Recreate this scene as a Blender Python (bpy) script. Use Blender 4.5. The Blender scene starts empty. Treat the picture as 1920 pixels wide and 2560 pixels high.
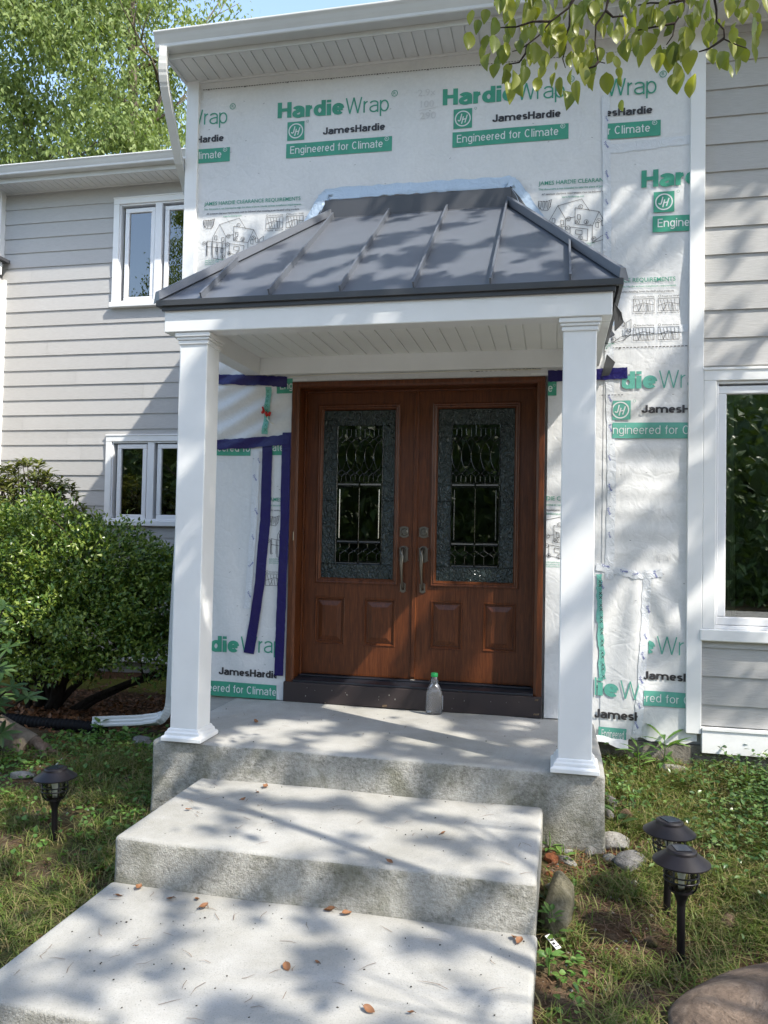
import bpy, bmesh, math, random
import numpy as np
from mathutils import Vector, Matrix
R = math.radians
random.seed(11); rng = np.random.default_rng(11)
scene = bpy.context.scene
col = scene.collection

# ------------------------------------------------------------------ camera
def make_camera():
    yaw, pitch, roll = .2149, .0296, .0195
    cy, sy = math.cos(yaw), math.sin(yaw)
    f = Vector((-sy*math.cos(pitch), cy*math.cos(pitch), math.sin(pitch)))
    r = Vector((cy, sy, 0)); u = r.cross(f)
    c, s = math.cos(roll), math.sin(roll)
    r2 = c*r + s*u; u2 = -s*r + c*u
    cam = bpy.data.cameras.new('camera'); o = bpy.data.objects.new('camera', cam); col.objects.link(o)
    M = Matrix((r2, u2, -f)).transposed().to_4x4()
    M.translation = (1.7958, -5.1972, 1.1499)
    o.matrix_world = M
    cam.sensor_fit = 'HORIZONTAL'; cam.sensor_width = 36; cam.lens = 36*1969.1/1920
    cam.clip_end = 500; cam.clip_start = .05
    scene.camera = o
make_camera()

# ------------------------------------------------------------------ light
SUN = Vector((.78, -.40, 1.0)).normalized()          # direction towards the sun
elev = math.asin(SUN.z); azim = math.atan2(SUN.x, SUN.y)
w = bpy.data.worlds.new('World'); scene.world = w; w.use_nodes = True
nt = w.node_tree
sky = nt.nodes.new('ShaderNodeTexSky'); sky.sky_type = 'NISHITA'; sky.sun_disc = False
sky.sun_elevation = elev; sky.sun_rotation = azim; sky.ozone_density = .9; sky.air_density = 1.0; sky.dust_density = 1.0
wm = nt.nodes.new('ShaderNodeMix'); wm.data_type = 'RGBA'; wm.blend_type = 'MULTIPLY'; wm.inputs[0].default_value = 1; wm.inputs[7].default_value = (1.06, 1.0, .93, 1)   # slightly hazy, warm summer air
nt.links.new(sky.outputs[0], wm.inputs[6]); nt.links.new(wm.outputs[2], nt.nodes['Background'].inputs[0])
nt.nodes['Background'].inputs[1].default_value = .15
sl = bpy.data.lights.new('sun', 'SUN'); sl.energy = 2.5; sl.angle = R(.5); sl.color = (1, .94, .84)
so = bpy.data.objects.new('sun', sl); col.objects.link(so)
so.rotation_euler = SUN.to_track_quat('Z', 'Y').to_euler(); so.location = (8, -4, 12)
scene.view_settings.view_transform = 'Standard'; scene.view_settings.look = 'None'
scene.view_settings.exposure = 1.76; scene.view_settings.gamma = 1
scene.cycles.max_bounces = 8; scene.cycles.transparent_max_bounces = 16
scene.cycles.sample_clamp_indirect = 6

# ------------------------------------------------------------------ helpers
def tag(o, label=None, cat=None, group=None, kind=None):
    if label: o['label'] = label
    if cat: o['category'] = cat
    if group: o['group'] = group
    if kind: o['kind'] = kind
    return o
def thing(name, loc, label, cat, group=None, rz=0):
    o = bpy.data.objects.new(name, None); col.objects.link(o)
    o.location = loc; o.rotation_euler = (0, 0, rz); o.empty_display_size = .1
    return tag(o, label, cat, group)
def world_of(o):
    M = o.matrix_basis.copy()
    if o.parent: M = world_of(o.parent) @ o.matrix_parent_inverse @ M
    return M
def link(name, me, parent=None, local=False):
    o = bpy.data.objects.new(name, me); col.objects.link(o)
    if parent:
        o.parent = parent
        if not local: o.matrix_parent_inverse = world_of(parent).inverted()
    return o
def copy_tree(o, parent=None):
    c = o.copy(); col.objects.link(c)
    if parent: c.parent = parent
    for ch in list(o.children): copy_tree(ch, c)
    return c

class MB:
    def __init__(s): s.v = []; s.f = []; s.m = []
    def add(s, vs, fs, mat=0):
        k = len(s.v); s.v += [tuple(map(float, p)) for p in vs]
        s.f += [tuple(i+k for i in f) for f in fs]; s.m += [mat]*len(fs); return s
    def box(s, x0, x1, y0, y1, z0, z1, mat=0):
        v = [(x, y, z) for z in (z0, z1) for y in (y0, y1) for x in (x0, x1)]
        return s.add(v, [(0,2,3,1),(4,5,7,6),(0,1,5,4),(2,6,7,3),(0,4,6,2),(1,3,7,5)], mat)
    def poly(s, pts, mat=0): return s.add(pts, [tuple(range(len(pts)))], mat)
    def extrude(s, pts, d, mat=0):
        n = len(pts); d = Vector(d); a = [Vector(p) for p in pts]; b = [p+d for p in a]
        fs = [tuple(range(n)), tuple(range(2*n-1, n-1, -1))] + [(i, i+n, (i+1) % n+n, (i+1) % n) for i in range(n)]
        return s.add(a+b, fs, mat)
    def loft(s, rings, mat=0, cap=True, closed=True):
        n = len(rings[0]); v = [p for r in rings for p in r]; fs = []
        for j in range(len(rings)-1):
            for i in range(n if closed else n-1):
                a = j*n+i; b = j*n+(i+1) % n
                fs.append((a, b, b+n, a+n))
        if cap: fs += [tuple(range(n-1, -1, -1)), tuple(range((len(rings)-1)*n, len(rings)*n))]
        return s.add(v, fs, mat)
    def lathe(s, prof, n=24, c=(0,0,0), mat=0, cap=True):
        rings = [[(c[0]+r*math.cos(2*math.pi*i/n), c[1]+r*math.sin(2*math.pi*i/n), c[2]+z) for i in range(n)] for r, z in prof]
        return s.loft(rings, mat, cap)
    def sweep(s, path, section, mat=0, up=(0,0,1), scale=None, cap=True):
        P = [Vector(p) for p in path]; rings = []; upv = Vector(up)
        for i, p in enumerate(P):
            t = (P[min(i+1, len(P)-1)]-P[max(i-1, 0)]).normalized()
            a = upv.cross(t)
            if a.length < 1e-3: a = Vector((1, 0, 0)).cross(t)
            a.normalize(); b = t.cross(a)
            k = scale[i] if scale else 1
            rings.append([p + a*(x*k) + b*(y*k) for x, y in section])
        return s.loft(rings, mat, cap)
    def tube(s, path, r, n=6, mat=0, cap=True):
        rr = r if isinstance(r, (list, tuple)) else [r]*len(path)
        P = [Vector(p) for p in path]; rings = []
        ref = Vector((.13, .31, .94)).normalized()
        for i, p in enumerate(P):
            t = (P[min(i+1, len(P)-1)]-P[max(i-1, 0)])
            t = t.normalized() if t.length > 1e-9 else Vector((0, 0, 1))
            a = ref.cross(t)
            if a.length < .05: a = Vector((1, 0, 0)).cross(t)
            a.normalize(); b = t.cross(a)
            rings.append([p + (a*math.cos(2*math.pi*k/n)+b*math.sin(2*math.pi*k/n))*rr[i] for k in range(n)])
        return s.loft(rings, mat, cap)
    def mesh(s, name, mats, smooth=False, bevel=0, seg=2, angle=None):
        me = bpy.data.meshes.new(name); me.from_pydata(s.v, [], s.f)
        for m in (mats if isinstance(mats, (list, tuple)) else [mats]): me.materials.append(m)
        me.polygons.foreach_set('material_index', s.m)
        bm = bmesh.new(); bm.from_mesh(me)
        bmesh.ops.recalc_face_normals(bm, faces=bm.faces)
        if bevel:
            es = [e for e in bm.edges if len(e.link_faces) == 2 and e.calc_face_angle(0) > R(30)]
            bmesh.ops.bevel(bm, geom=es, offset=bevel, segments=seg, affect='EDGES', profile=.5, clamp_overlap=True)
        if smooth:
            for f in bm.faces: f.smooth = True
            if angle:
                for e in bm.edges:
                    if len(e.link_faces) == 2 and e.calc_face_angle(0) > R(angle): e.smooth = False
        bm.to_mesh(me); bm.free(); me.update()
        return me
    def build(s, name, mats, parent=None, local=False, **kw):
        return link(name, s.mesh(name, mats, **kw), parent, local)

def mesh_np(name, V, quads=None, tris=None, mats=(), midx=None, smooth=False):
    me = bpy.data.meshes.new(name)
    me.vertices.add(len(V)); me.vertices.foreach_set('co', np.asarray(V, np.float32).ravel())
    q = np.zeros((0, 4), np.int32) if quads is None else np.asarray(quads, np.int32)
    t = np.zeros((0, 3), np.int32) if tris is None else np.asarray(tris, np.int32)
    idx = np.concatenate([q.ravel(), t.ravel()]).astype(np.int32)
    tot = np.concatenate([np.full(len(q), 4), np.full(len(t), 3)]).astype(np.int32)
    st = np.concatenate([[0], np.cumsum(tot)[:-1]]).astype(np.int32)
    me.loops.add(len(idx)); me.loops.foreach_set('vertex_index', idx)
    me.polygons.add(len(tot)); me.polygons.foreach_set('loop_start', st); me.polygons.foreach_set('loop_total', tot)
    for m in mats: me.materials.append(m)
    if midx is not None: me.polygons.foreach_set('material_index', np.asarray(midx, np.int32))
    me.polygons.foreach_set('use_smooth', np.full(len(tot), smooth))
    me.update(calc_edges=True); me.validate()
    return me
def unit(a): return a/np.maximum(np.linalg.norm(a, axis=1, keepdims=True), 1e-9)
def leaves_np(P, D, N, L, W, bend=.0, fold=.25):
    """folded six-vertex leaves: base P, direction D, rough normal N, length L, width W"""
    P = np.asarray(P, float); D = unit(np.asarray(D, float)); S = unit(np.cross(D, N)); U = unit(np.cross(S, D))
    L = np.broadcast_to(L, (len(P),))[:, None]; W = np.broadcast_to(W, (len(P),))[:, None]
    up = U*W*fold; dn = -U*L*bend
    base = P; mid = P+D*L*.45-dn*.2; tip = P+D*L+dn
    l1 = P+D*L*.4+S*W*.5+up; r1 = P+D*L*.4-S*W*.5+up
    V = np.stack([base, r1, tip, l1, mid], 1).reshape(-1, 3)
    k = np.arange(len(P))[:, None]*5
    T = np.concatenate([k+np.array([[0, 1, 4]]), k+np.array([[1, 2, 4]]), k+np.array([[0, 4, 3]]), k+np.array([[4, 2, 3]])])
    return V, T
def oval_np(P, D, N, L, W, bend=.1, fold=.2):
    P = np.asarray(P, float); D = unit(np.asarray(D, float)); S = unit(np.cross(D, N)); U = unit(np.cross(S, D))
    L = np.broadcast_to(L, (len(P),))[:, None]; W = np.broadcast_to(W, (len(P),))[:, None]; rows = [P]
    for t, w_ in ((.2, .33), (.45, .5), (.7, .42), (.88, .2)):
        c = P+D*L*t-U*L*bend*t*t; rows += [c-S*W*w_+U*W*fold*w_*2, c, c+S*W*w_+U*W*fold*w_*2]
    rows.append(P+D*L-U*L*bend); V = np.stack(rows, 1).reshape(-1, 3); k = np.arange(len(P))[:, None]*14; T = [(0, 1, 2), (0, 2, 3), (10, 13, 11), (11, 13, 12)]
    for r in range(3):
        i = 1+3*r; T += [(i, i+3, i+4), (i, i+4, i+1), (i+1, i+4, i+5), (i+1, i+5, i+2)]
    return V, np.concatenate([k+np.array([t]) for t in T])
def rnd_dirs(n): return unit(rng.normal(size=(n, 3)))

# ------------------------------------------------------------------ materials
class NM:
    def __init__(s, name, rough=.6, spec=.4, metal=0, color=(.5, .5, .5)):
        s.m = bpy.data.materials.new(name); s.m.use_nodes = True; s.t = s.m.node_tree
        s.b = s.t.nodes['Principled BSDF']; s.out = s.t.nodes['Material Output']
        s.b.inputs['Base Color'].default_value = (*color, 1)
        s.b.inputs['Roughness'].default_value = rough; s.b.inputs['Metallic'].default_value = metal
        s.b.inputs['Specular IOR Level'].default_value = spec
        s._co = None
    def n(s, t, **kw):
        x = s.t.nodes.new(t)
        for k, v in kw.items(): setattr(x, k, v)
        return x
    def l(s, a, b): s.t.links.new(a, b)
    def co(s):
        if not s._co: s._co = s.n('ShaderNodeTexCoord').outputs['Object']
        return s._co
    def mapped(s, scale=(1, 1, 1), rot=(0, 0, 0)):
        m = s.n('ShaderNodeMapping'); m.inputs['Scale'].default_value = scale; m.inputs['Rotation'].default_value = rot
        s.l(s.co(), m.inputs[0]); return m.outputs[0]
    def noise(s, scale, detail=4, rough=.55, vec=None, dist=0):
        x = s.n('ShaderNodeTexNoise'); x.inputs['Scale'].default_value = scale; x.inputs['Detail'].default_value = detail
        x.inputs['Roughness'].default_value = rough; x.inputs['Distortion'].default_value = dist
        s.l(vec or s.co(), x.inputs['Vector']); return x.outputs['Fac']
    def voro(s, scale, vec=None, feature='F1'):
        x = s.n('ShaderNodeTexVoronoi'); x.feature = feature; x.inputs['Scale'].default_value = scale
        s.l(vec or s.co(), x.inputs['Vector']); return x.outputs['Distance']
    def ramp(s, fac, stops):
        x = s.n('ShaderNodeValToRGB'); e = x.color_ramp.elements
        while len(e) < len(stops): e.new(.5)
        for k, (p, c) in enumerate(stops):
            e[k].position = p; e[k].color = (*c, 1) if isinstance(c, (tuple, list)) else (c, c, c, 1)
        s.l(fac, x.inputs[0]); return x.outputs[0]
    def mix(s, fac, a, b, mode='MIX'):
        x = s.n('ShaderNodeMix', data_type='RGBA', blend_type=mode)
        for i, val in ((0, fac), (6, a), (7, b)):
            if hasattr(val, 'is_output'): s.l(val, x.inputs[i])
            else: x.inputs[i].default_value = val if not isinstance(val, (tuple, list)) else (*val, 1)
        return x.outputs[2]
    def math(s, op, a, b=0.0, c=None):
        x = s.n('ShaderNodeMath', operation=op)
        for i, val in enumerate((a, b) if c is None else (a, b, c)):
            if hasattr(val, 'is_output'): s.l(val, x.inputs[i])
            else: x.inputs[i].default_value = val
        return x.outputs[0]
    def bump(s, h, dist=.01, strength=.5, prev=None):
        x = s.n('ShaderNodeBump'); x.inputs['Distance'].default_value = dist; x.inputs['Strength'].default_value = strength
        s.l(h, x.inputs['Height'])
        if prev: s.l(prev, x.inputs['Normal'])
        return x.outputs[0]
    def color(s, c): s.l(c, s.b.inputs['Base Color'])
    def rough(s, r): s.l(r, s.b.inputs['Roughness'])
    def normal(s, n): s.l(n, s.b.inputs['Normal'])
    def island(s): return s.n('ShaderNodeNewGeometry').outputs['Random Per Island']
    def nz(s):
        g = s.n('ShaderNodeNewGeometry'); x = s.n('ShaderNodeSeparateXYZ'); s.l(g.outputs['True Normal'], x.inputs[0]); return x.outputs[2]
    def xyz(s):
        x = s.n('ShaderNodeSeparateXYZ'); s.l(s.co(), x.inputs[0]); return x.outputs

def paint(name, c, rough=.45, var=.05, spec=.4, nscale=6):
    m = NM(name, rough, spec)
    f = m.noise(nscale, 6, .6)
    m.color(m.ramp(f, [(.3, tuple(x*(1-var) for x in c)), (.7, tuple(min(1, x*(1+var)) for x in c))]))
    m.normal(m.bump(m.noise(160, 2), .002, .12))
    return m.m
def leafmat(name, cols, trans=.35, rough=.42, spec=.45):
    m = NM(name, rough, spec)
    c = m.ramp(m.island(), [((i+.5)/len(cols), x) for i, x in enumerate(cols)])
    m.color(c)
    tr = m.n('ShaderNodeBsdfTranslucent'); m.l(m.mix(1., c, (1.3, 1.32, .6), 'MULTIPLY'), tr.inputs[0])
    ms = m.n('ShaderNodeMixShader'); ms.inputs[0].default_value = trans
    m.l(m.b.outputs[0], ms.inputs[1]); m.l(tr.outputs[0], ms.inputs[2]); m.l(ms.outputs[0], m.out.inputs[0])
    return m.m

M = {}
M['white'] = paint('white_trim', (.715, .72, .71), .42, .05, nscale=2.6)
M['soffit'] = paint('white_vinyl', (.62, .625, .61), .5, .02)
M['ceiling'] = paint('bounce_lit_ceiling', (.76, .765, .74), .5, .02)  # lighter than the soffit; light bounced off the landing is in the colour
M['gutter'] = paint('gutter_white', (.52, .53, .515), .4, .06, nscale=3)
M['vinyl'] = paint('vinyl_frame', (.72, .725, .73), .3, .01)
def siding():
    m = NM('grey_siding', .62, .3)
    v = m.mapped((1.6, 1, 26)); g = m.noise(9, 5, .6, v, .6)
    w_ = m.noise(60, 3, .6, m.mapped((.7, 1, 6)))
    h = m.math('ADD', m.math('MULTIPLY', g, .8), m.math('MULTIPLY', w_, .3))
    base = m.ramp(m.island(), [(0, (.386, .382, .370)), (1, (.43, .425, .412))])
    m.color(m.mix(1., base, m.ramp(g, [(.35, .90), (.65, 1.04)]), 'MULTIPLY'))
    m.normal(m.bump(h, .004, .55)); return m.m
M['siding'] = siding()
def wrap():
    m = NM('house_wrap_sheet', .38, .42)
    f = m.noise(2.2, 5, .6); fine = m.noise(55, 3, .6)
    m.color(m.mix(1., m.ramp(f, [(.3, (.585, .59, .585)), (.7, (.65, .65, .64))]), m.ramp(fine, [(.3, .95), (.7, 1.02)]), 'MULTIPLY'))
    wv = m.n('ShaderNodeTexNoise'); wv.inputs['Scale'].default_value = 3.; wv.inputs['Detail'].default_value = 3; m.l(m.co(), wv.inputs[0])
    vd = m.n('ShaderNodeVectorMath', operation='MULTIPLY_ADD'); m.l(wv.outputs['Color'], vd.inputs[0]); vd.inputs[1].default_value = (.5, .5, .5); m.l(m.co(), vd.inputs[2])
    crease = m.ramp(m.voro(5.5, vd.outputs[0], 'DISTANCE_TO_EDGE'), [(0, 0.), (.10, 1.)])
    cr = m.math('ADD', m.noise(7, 5, .6, None, 1.4), m.math('ADD', m.math('MULTIPLY', crease, .16), m.math('MULTIPLY', m.noise(6, 4, .6, m.mapped((1, 1, .3), (0, .5, 0)), 1.), .7)))
    m.normal(m.bump(cr, .012, .34)); return m.m
M['wrap'] = wrap()
M['ink_green'] = paint('green_ink', (.045, .27, .175), .4, .12, nscale=12)
M['ink_pale'] = paint('pale_green_ink', (.10, .33, .26), .4, .12, nscale=12)
M['ink_black'] = paint('black_ink', (.035, .033, .036), .4, .1)
M['ink_white'] = paint('unprinted_sheet', (.62, .64, .63), .4, .02)
M['ink_blue'] = paint('blue_ink', (.03, .05, .28), .4, .05)
def tape(name, c, rough=.18):
    m = NM(name, rough, .42, color=c)
    m.normal(m.bump(m.noise(14, 5, .6, None, 1.5), .012, .6)); return m.m
M['blue_tape'] = tape('blue_tape', (.006, .002, .075), .32)
M['clear_tape'] = tape('clear_tape', (.58, .60, .62), .25)
M['green_tape'] = tape('green_tape', (.16, .42, .36), .3)
def metal_roof():
    m = NM('slate_grey_metal', .36, .5)
    f = m.noise(3, 4)
    m.color(m.ramp(f, [(.3, (.092, .102, .122)), (.7, (.106, .117, .138))]))
    m.normal(m.bump(m.noise(4, 2), .01, .15)); return m.m
M['metal'] = metal_roof()
M['metal_dark'] = paint('dark_drip_edge', (.05, .052, .056), .38, .05)
def wood():
    m = NM('stained_mahogany', .36, .34)
    v = m.mapped((14, 14, .9)); g = m.noise(6, 6, .62, v, .8); g2 = m.noise(60, 3, .6, m.mapped((6, 6, .25)))
    c = m.ramp(g, [(.25, (.042, .0105, .003)), (.5, (.086, .0245, .0072)), (.75, (.145, .045, .0135))])
    m.color(m.mix(1., c, m.ramp(g2, [(.3, .72), (.62, 1.08)]), 'MULTIPLY'))
    m.normal(m.bump(g2, .002, .3)); return m.m
M['wood'] = wood()
M['board'] = paint('dark_brown_board', (.030, .0215, .021), .55, .1)
M['black'] = paint('black_threshold', (.012, .013, .017), .32, .1)
M['pewter'] = NM('antique_pewter', .34, .5, 1, (.17, .155, .13)).m
M['dark_metal'] = NM('keyway_metal', .45, .5, 1, (.07, .065, .055)).m
M['came'] = NM('zinc_came', .25, .5, 1, (.20, .21, .22)).m
M['bevel'] = NM('bevel_glass', .06, .9, 0, (.05, .06, .06)).m
def glass(name, tint=(.55, .62, .58), rain=False, rough=.0, ior=1.6):
    m = NM(name); t = m.t
    tr = m.n('ShaderNodeBsdfTransparent'); tr.inputs[0].default_value = (*tint, 1)
    gl = m.n('ShaderNodeBsdfGlossy'); gl.inputs['Roughness'].default_value = rough
    fr = m.n('ShaderNodeFresnel'); fr.inputs[0].default_value = ior
    ms = m.n('ShaderNodeMixShader'); m.l(fr.outputs[0], ms.inputs[0]); m.l(tr.outputs[0], ms.inputs[1]); m.l(gl.outputs[0], ms.inputs[2])
    if rain:
        h = m.noise(34, 3, .55, m.mapped((1, 1, .8)), 1.2)
        b = m.bump(h, .05, 1.); m.l(b, gl.inputs['Normal']); m.l(b, fr.inputs['Normal'])
    m.l(ms.outputs[0], m.out.inputs[0]); return m.m
M['pane'] = glass('window_glass', (.8, .86, .82), ior=3.0)
M['door_glass'] = glass('clear_door_glass', (.25, .3, .28), ior=2.0)
def rainglass():
    m = NM('rain_glass', .10, .38, 0, (.035, .048, .045)); h = m.noise(26, 2, .5, m.mapped((1, 1, .7)), 2.2)
    m.color(m.ramp(h, [(.35, (.010, .016, .015)), (.5, (.016, .024, .022)), (.66, (.030, .041, .038))])); m.normal(m.bump(h, .02, 1.)); return m.m
M['rain_glass'] = rainglass()
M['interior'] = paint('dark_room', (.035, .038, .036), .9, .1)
M['curtain'] = paint('sheer_curtain', (.75, .82, .68), .9, .1)
def concrete():
    m = NM('concrete', .78, .25)
    nz = m.nz(); z = m.xyz()[2]
    top = m.ramp(m.noise(1.9, 7, .65), [(.3, (.285, .28, .26)), (.55, (.345, .34, .32)), (.75, (.395, .39, .365))])
    top = m.mix(1., top, m.ramp(m.noise(170, 3, .7), [(.28, .62), (.42, 1.0), (.7, 1.06)]), 'MULTIPLY')
    top = m.mix(1., top, m.ramp(m.noise(.9, 6, .7, None, .8), [(.35, (.80, .79, .75)), (.6, (1.03, 1.03, 1.03))]), 'MULTIPLY')
    top = m.mix(m.ramp(m.voro(24), [(.02, 1.), (.06, 0.)]), top, (.14, .13, .12))
    sp = m.math('ADD', m.math('MULTIPLY', m.noise(60, 5, .75, m.mapped((.85, 1, 1.15))), .6), m.math('MULTIPLY', m.noise(8, 5, .65), .4))
    side = m.ramp(sp, [(.36, (.17, .163, .14)), (.47, (.33, .32, .285)), (.60, (.44, .43, .39))])
    blot = m.noise(4.5, 6, .65, None, .6)
    side = m.mix(m.ramp(blot, [(.46, 0.), (.64, .62)]), side, m.mix(m.noise(60, 4, .7), (.035, .04, .02), (.17, .165, .10)))
    m.color(m.mix(m.ramp(nz, [(.35, 0.), (.75, 1.)]), side, top))
    hs = m.math('MULTIPLY', m.noise(70, 5, .75), m.ramp(nz, [(.3, 1.), (.8, .12)]))
    m.normal(m.bump(m.noise(140, 3), .003, .25, m.bump(hs, .018, .8))); return m.m
M['concrete'] = concrete()
def found():
    m = NM('stained_foundation', .85, .2)
    m.color(m.ramp(m.noise(9, 7, .7), [(.3, (.06, .055, .045)), (.5, (.17, .155, .13)), (.7, (.27, .25, .21))]))
    m.normal(m.bump(m.noise(22, 6, .7), .02, .8)); return m.m
M['found'] = found()
def ground():
    m = NM('soil', .95, .1)
    X = m.xyz(); n = m.noise(5, 7, .65); nf = m.noise(46, 5, .7)
    soil = m.ramp(nf, [(.3, (.035, .024, .015)), (.5, (.085, .062, .04)), (.72, (.17, .13, .09))])
    litter = m.ramp(m.noise(30, 5, .7, m.mapped((1, 2.2, 1)), 1.), [(.35, (.03, .017, .01)), (.55, (.105, .06, .032)), (.75, (.20, .12, .065))])
    moss = m.ramp(nf, [(.3, (.07, .07, .015)), (.7, (.16, .16, .03))])
    turf = m.ramp(nf, [(.3, (.02, .03, .01)), (.7, (.07, .085, .028))])
    bed = m.ramp(m.math('ADD', X[1], m.math('MULTIPLY', n, .5)), [(.60, 0.), (.72, 1.)])
    left = m.ramp(m.math('MULTIPLY', X[0], -1.), [(.0, 0.), (.15, 1.)])
    c = m.mix(m.ramp(n, [(.42, 0.), (.58, 1.)]), soil, litter)
    c = m.mix(m.ramp(m.noise(2.6, 5, .6), [(.45, 0.), (.6, .75)]), c, turf)
    c = m.mix(m.math('MULTIPLY', bed, left), c, litter)
    my = m.math('ADD', X[1], m.math('MULTIPLY', m.math('SUBTRACT', n, .5), .6))
    mb = m.math('MULTIPLY', m.math('GREATER_THAN', my, 1.75), m.math('LESS_THAN', my, 2.45))
    c = m.mix(m.math('MULTIPLY', mb, left), c, moss)
    m.color(c); m.normal(m.bump(nf, .03, .8)); return m.m
M['ground'] = ground()
def rock(name, a, b, c, sc=5):
    m = NM(name, .85, .25)
    f = m.noise(sc, 8, .7, None, 1.4); g = m.noise(sc*9, 6, .75)
    col_ = m.ramp(f, [(.3, a), (.52, b), (.72, c)])
    m.color(m.mix(1., col_, m.ramp(g, [(.3, .75), (.7, 1.1)]), 'MULTIPLY'))
    m.normal(m.bump(g, .02, .9, m.bump(f, .09, .8))); return m.m
M['boulder'] = rock('boulder_stone', (.08, .066, .06), (.24, .175, .13), (.40, .31, .24), 4.5)
M['mossy'] = rock('mossy_stone', (.10, .095, .05), (.24, .22, .15), (.33, .31, .25), 7)
M['pale'] = rock('pale_stone', (.30, .28, .25), (.46, .44, .40), (.56, .54, .50), 14)
M['grey_stone'] = rock('grey_stone', (.17, .165, .155), (.30, .29, .275), (.42, .41, .39), 12)
M['tan_stone'] = rock('tan_stone', (.14, .095, .06), (.26, .18, .11), (.34, .26, .18), 12)
M['brick'] = rock('orange_brick', (.20, .065, .03), (.34, .12, .05), (.42, .20, .10), 16)
def bark(name, a, b, sc=12):
    m = NM(name, .9, .15); f = m.noise(sc, 6, .7, m.mapped((1, 1, .25)), .6)
    m.color(m.ramp(f, [(.3, a), (.7, b)])); m.normal(m.bump(f, .02, .8)); return m.m
M['bark'] = bark('grey_bark', (.055, .045, .036), (.19, .16, .13))
M['twig'] = bark('dark_twig', (.016, .012, .01), (.05, .038, .03), 30)
M['driftwood'] = bark('weathered_wood', (.075, .06, .045), (.25, .21, .16), 7)
M['root'] = bark('gnarled_root', (.07, .045, .032), (.21, .15, .11), 18)
M['lamp'] = NM('bronze_black_plastic', .38, .35, .0, (.0075, .006, .0075)).m
M['lamp_glass'] = glass('ribbed_lamp_glass', (.80, .79, .70), False, .15)
M['solar'] = NM('solar_cell', .12, .6, 0, (.012, .016, .026)).m
def plastic():
    m = NM('clear_plastic'); tr = m.n('ShaderNodeBsdfTransparent'); df = m.n('ShaderNodeBsdfTranslucent'); df.inputs[0].default_value = (.9, .92, .94, 1); d2 = m.n('ShaderNodeBsdfDiffuse'); d2.inputs[0].default_value = (.85, .87, .9, 1)
    gl = m.n('ShaderNodeBsdfGlossy'); gl.inputs['Roughness'].default_value = .08; fr = m.n('ShaderNodeFresnel'); fr.inputs[0].default_value = 1.45
    x1 = m.n('ShaderNodeMixShader'); x2 = m.n('ShaderNodeMixShader'); x3 = m.n('ShaderNodeMixShader'); x1.inputs[0].default_value = .5; m.l(df.outputs[0], x1.inputs[1]); m.l(d2.outputs[0], x1.inputs[2])
    x2.inputs[0].default_value = .13; m.l(tr.outputs[0], x2.inputs[1]); m.l(x1.outputs[0], x2.inputs[2]); m.l(fr.outputs[0], x3.inputs[0]); m.l(x2.outputs[0], x3.inputs[1]); m.l(gl.outputs[0], x3.inputs[2]); m.l(x3.outputs[0], m.out.inputs[0]); return m.m
M['bottle'] = plastic()
M['cap_green'] = paint('green_plastic', (.02, .34, .09), .35, .05)
M['bottle_label'] = paint('clear_white_label', (.72, .74, .76), .4, .03)
M['red'] = paint('red_plastic', (.45, .02, .015), .35, .05)
M['wire'] = paint('white_wire', (.6, .58, .5), .4, .05)
M['pipe'] = paint('black_corrugated_plastic', (.006, .006, .007), .7, .1, .15)
M['dry'] = leafmat('dry_brown_leaf', [(.16, .065, .025), (.24, .11, .05), (.10, .05, .025)], .15, .6)
M['needle'] = paint('brown_needle', (.13, .075, .045), .7, .2)
M['tree_leaf'] = leafmat('tree_foliage', [(.12, .175, .05), (.175, .235, .07), (.24, .30, .11), (.15, .205, .065)], .42, .5, .3)
M['shade_leaf'] = leafmat('canopy_foliage', [(.05, .09, .02), (.09, .14, .03)], .12)
M['dog_leaf'] = leafmat('dogwood_leaf', [(.15, .175, .025), (.21, .23, .035), (.26, .27, .045), (.13, .165, .03)], .5, .4)
M['box_leaf'] = leafmat('holly_leaf', [(.05, .105, .02), (.12, .19, .03), (.21, .27, .05)], .3, .34, .5)
M['shrub_leaf'] = leafmat('azalea_leaf', [(.08, .11, .03), (.13, .15, .04), (.17, .18, .055)], .3, .4)
M['rhodo_leaf'] = leafmat('rhododendron_leaf', [(.032, .072, .022), (.045, .09, .028), (.065, .115, .035)], .2, .42, .35)
M['weed_leaf'] = leafmat('weed_leaf', [(.06, .14, .025), (.10, .20, .04), (.15, .25, .06)], .35, .45)
M['vinca_leaf'] = leafmat('ground_cover_leaf', [(.035, .08, .02), (.06, .12, .03), (.11, .17, .05)], .25, .35)
M['grass'] = leafmat('grass_blade', [(.06, .10, .018), (.10, .15, .028), (.145, .185, .04), (.22, .19, .085), (.25, .20, .10), (.095, .135, .03)], .3, .55, .25)

def bounce_surface():
    m = NM('bounce_pavement_grey', .9, .2); m.color(m.ramp(m.noise(40, 5, .7), [(.3, (.22, .21, .20)), (.7, (.34, .33, .31))])); return m.m  # pale surface of the added paving that bounces sunlight
M['bounce_surface'] = bounce_surface()

M['flash'] = paint('shaded_flashing', (.062, .066, .075), .5, .06)  # darker copy of the roof metal; shade of the upright face in its colour

M['pencil'] = paint('pencil_marks', (.52, .52, .52), .6, .05)

M['foil_tape'] = tape('foil_tape', (.42, .52, .64), .25)
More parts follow.
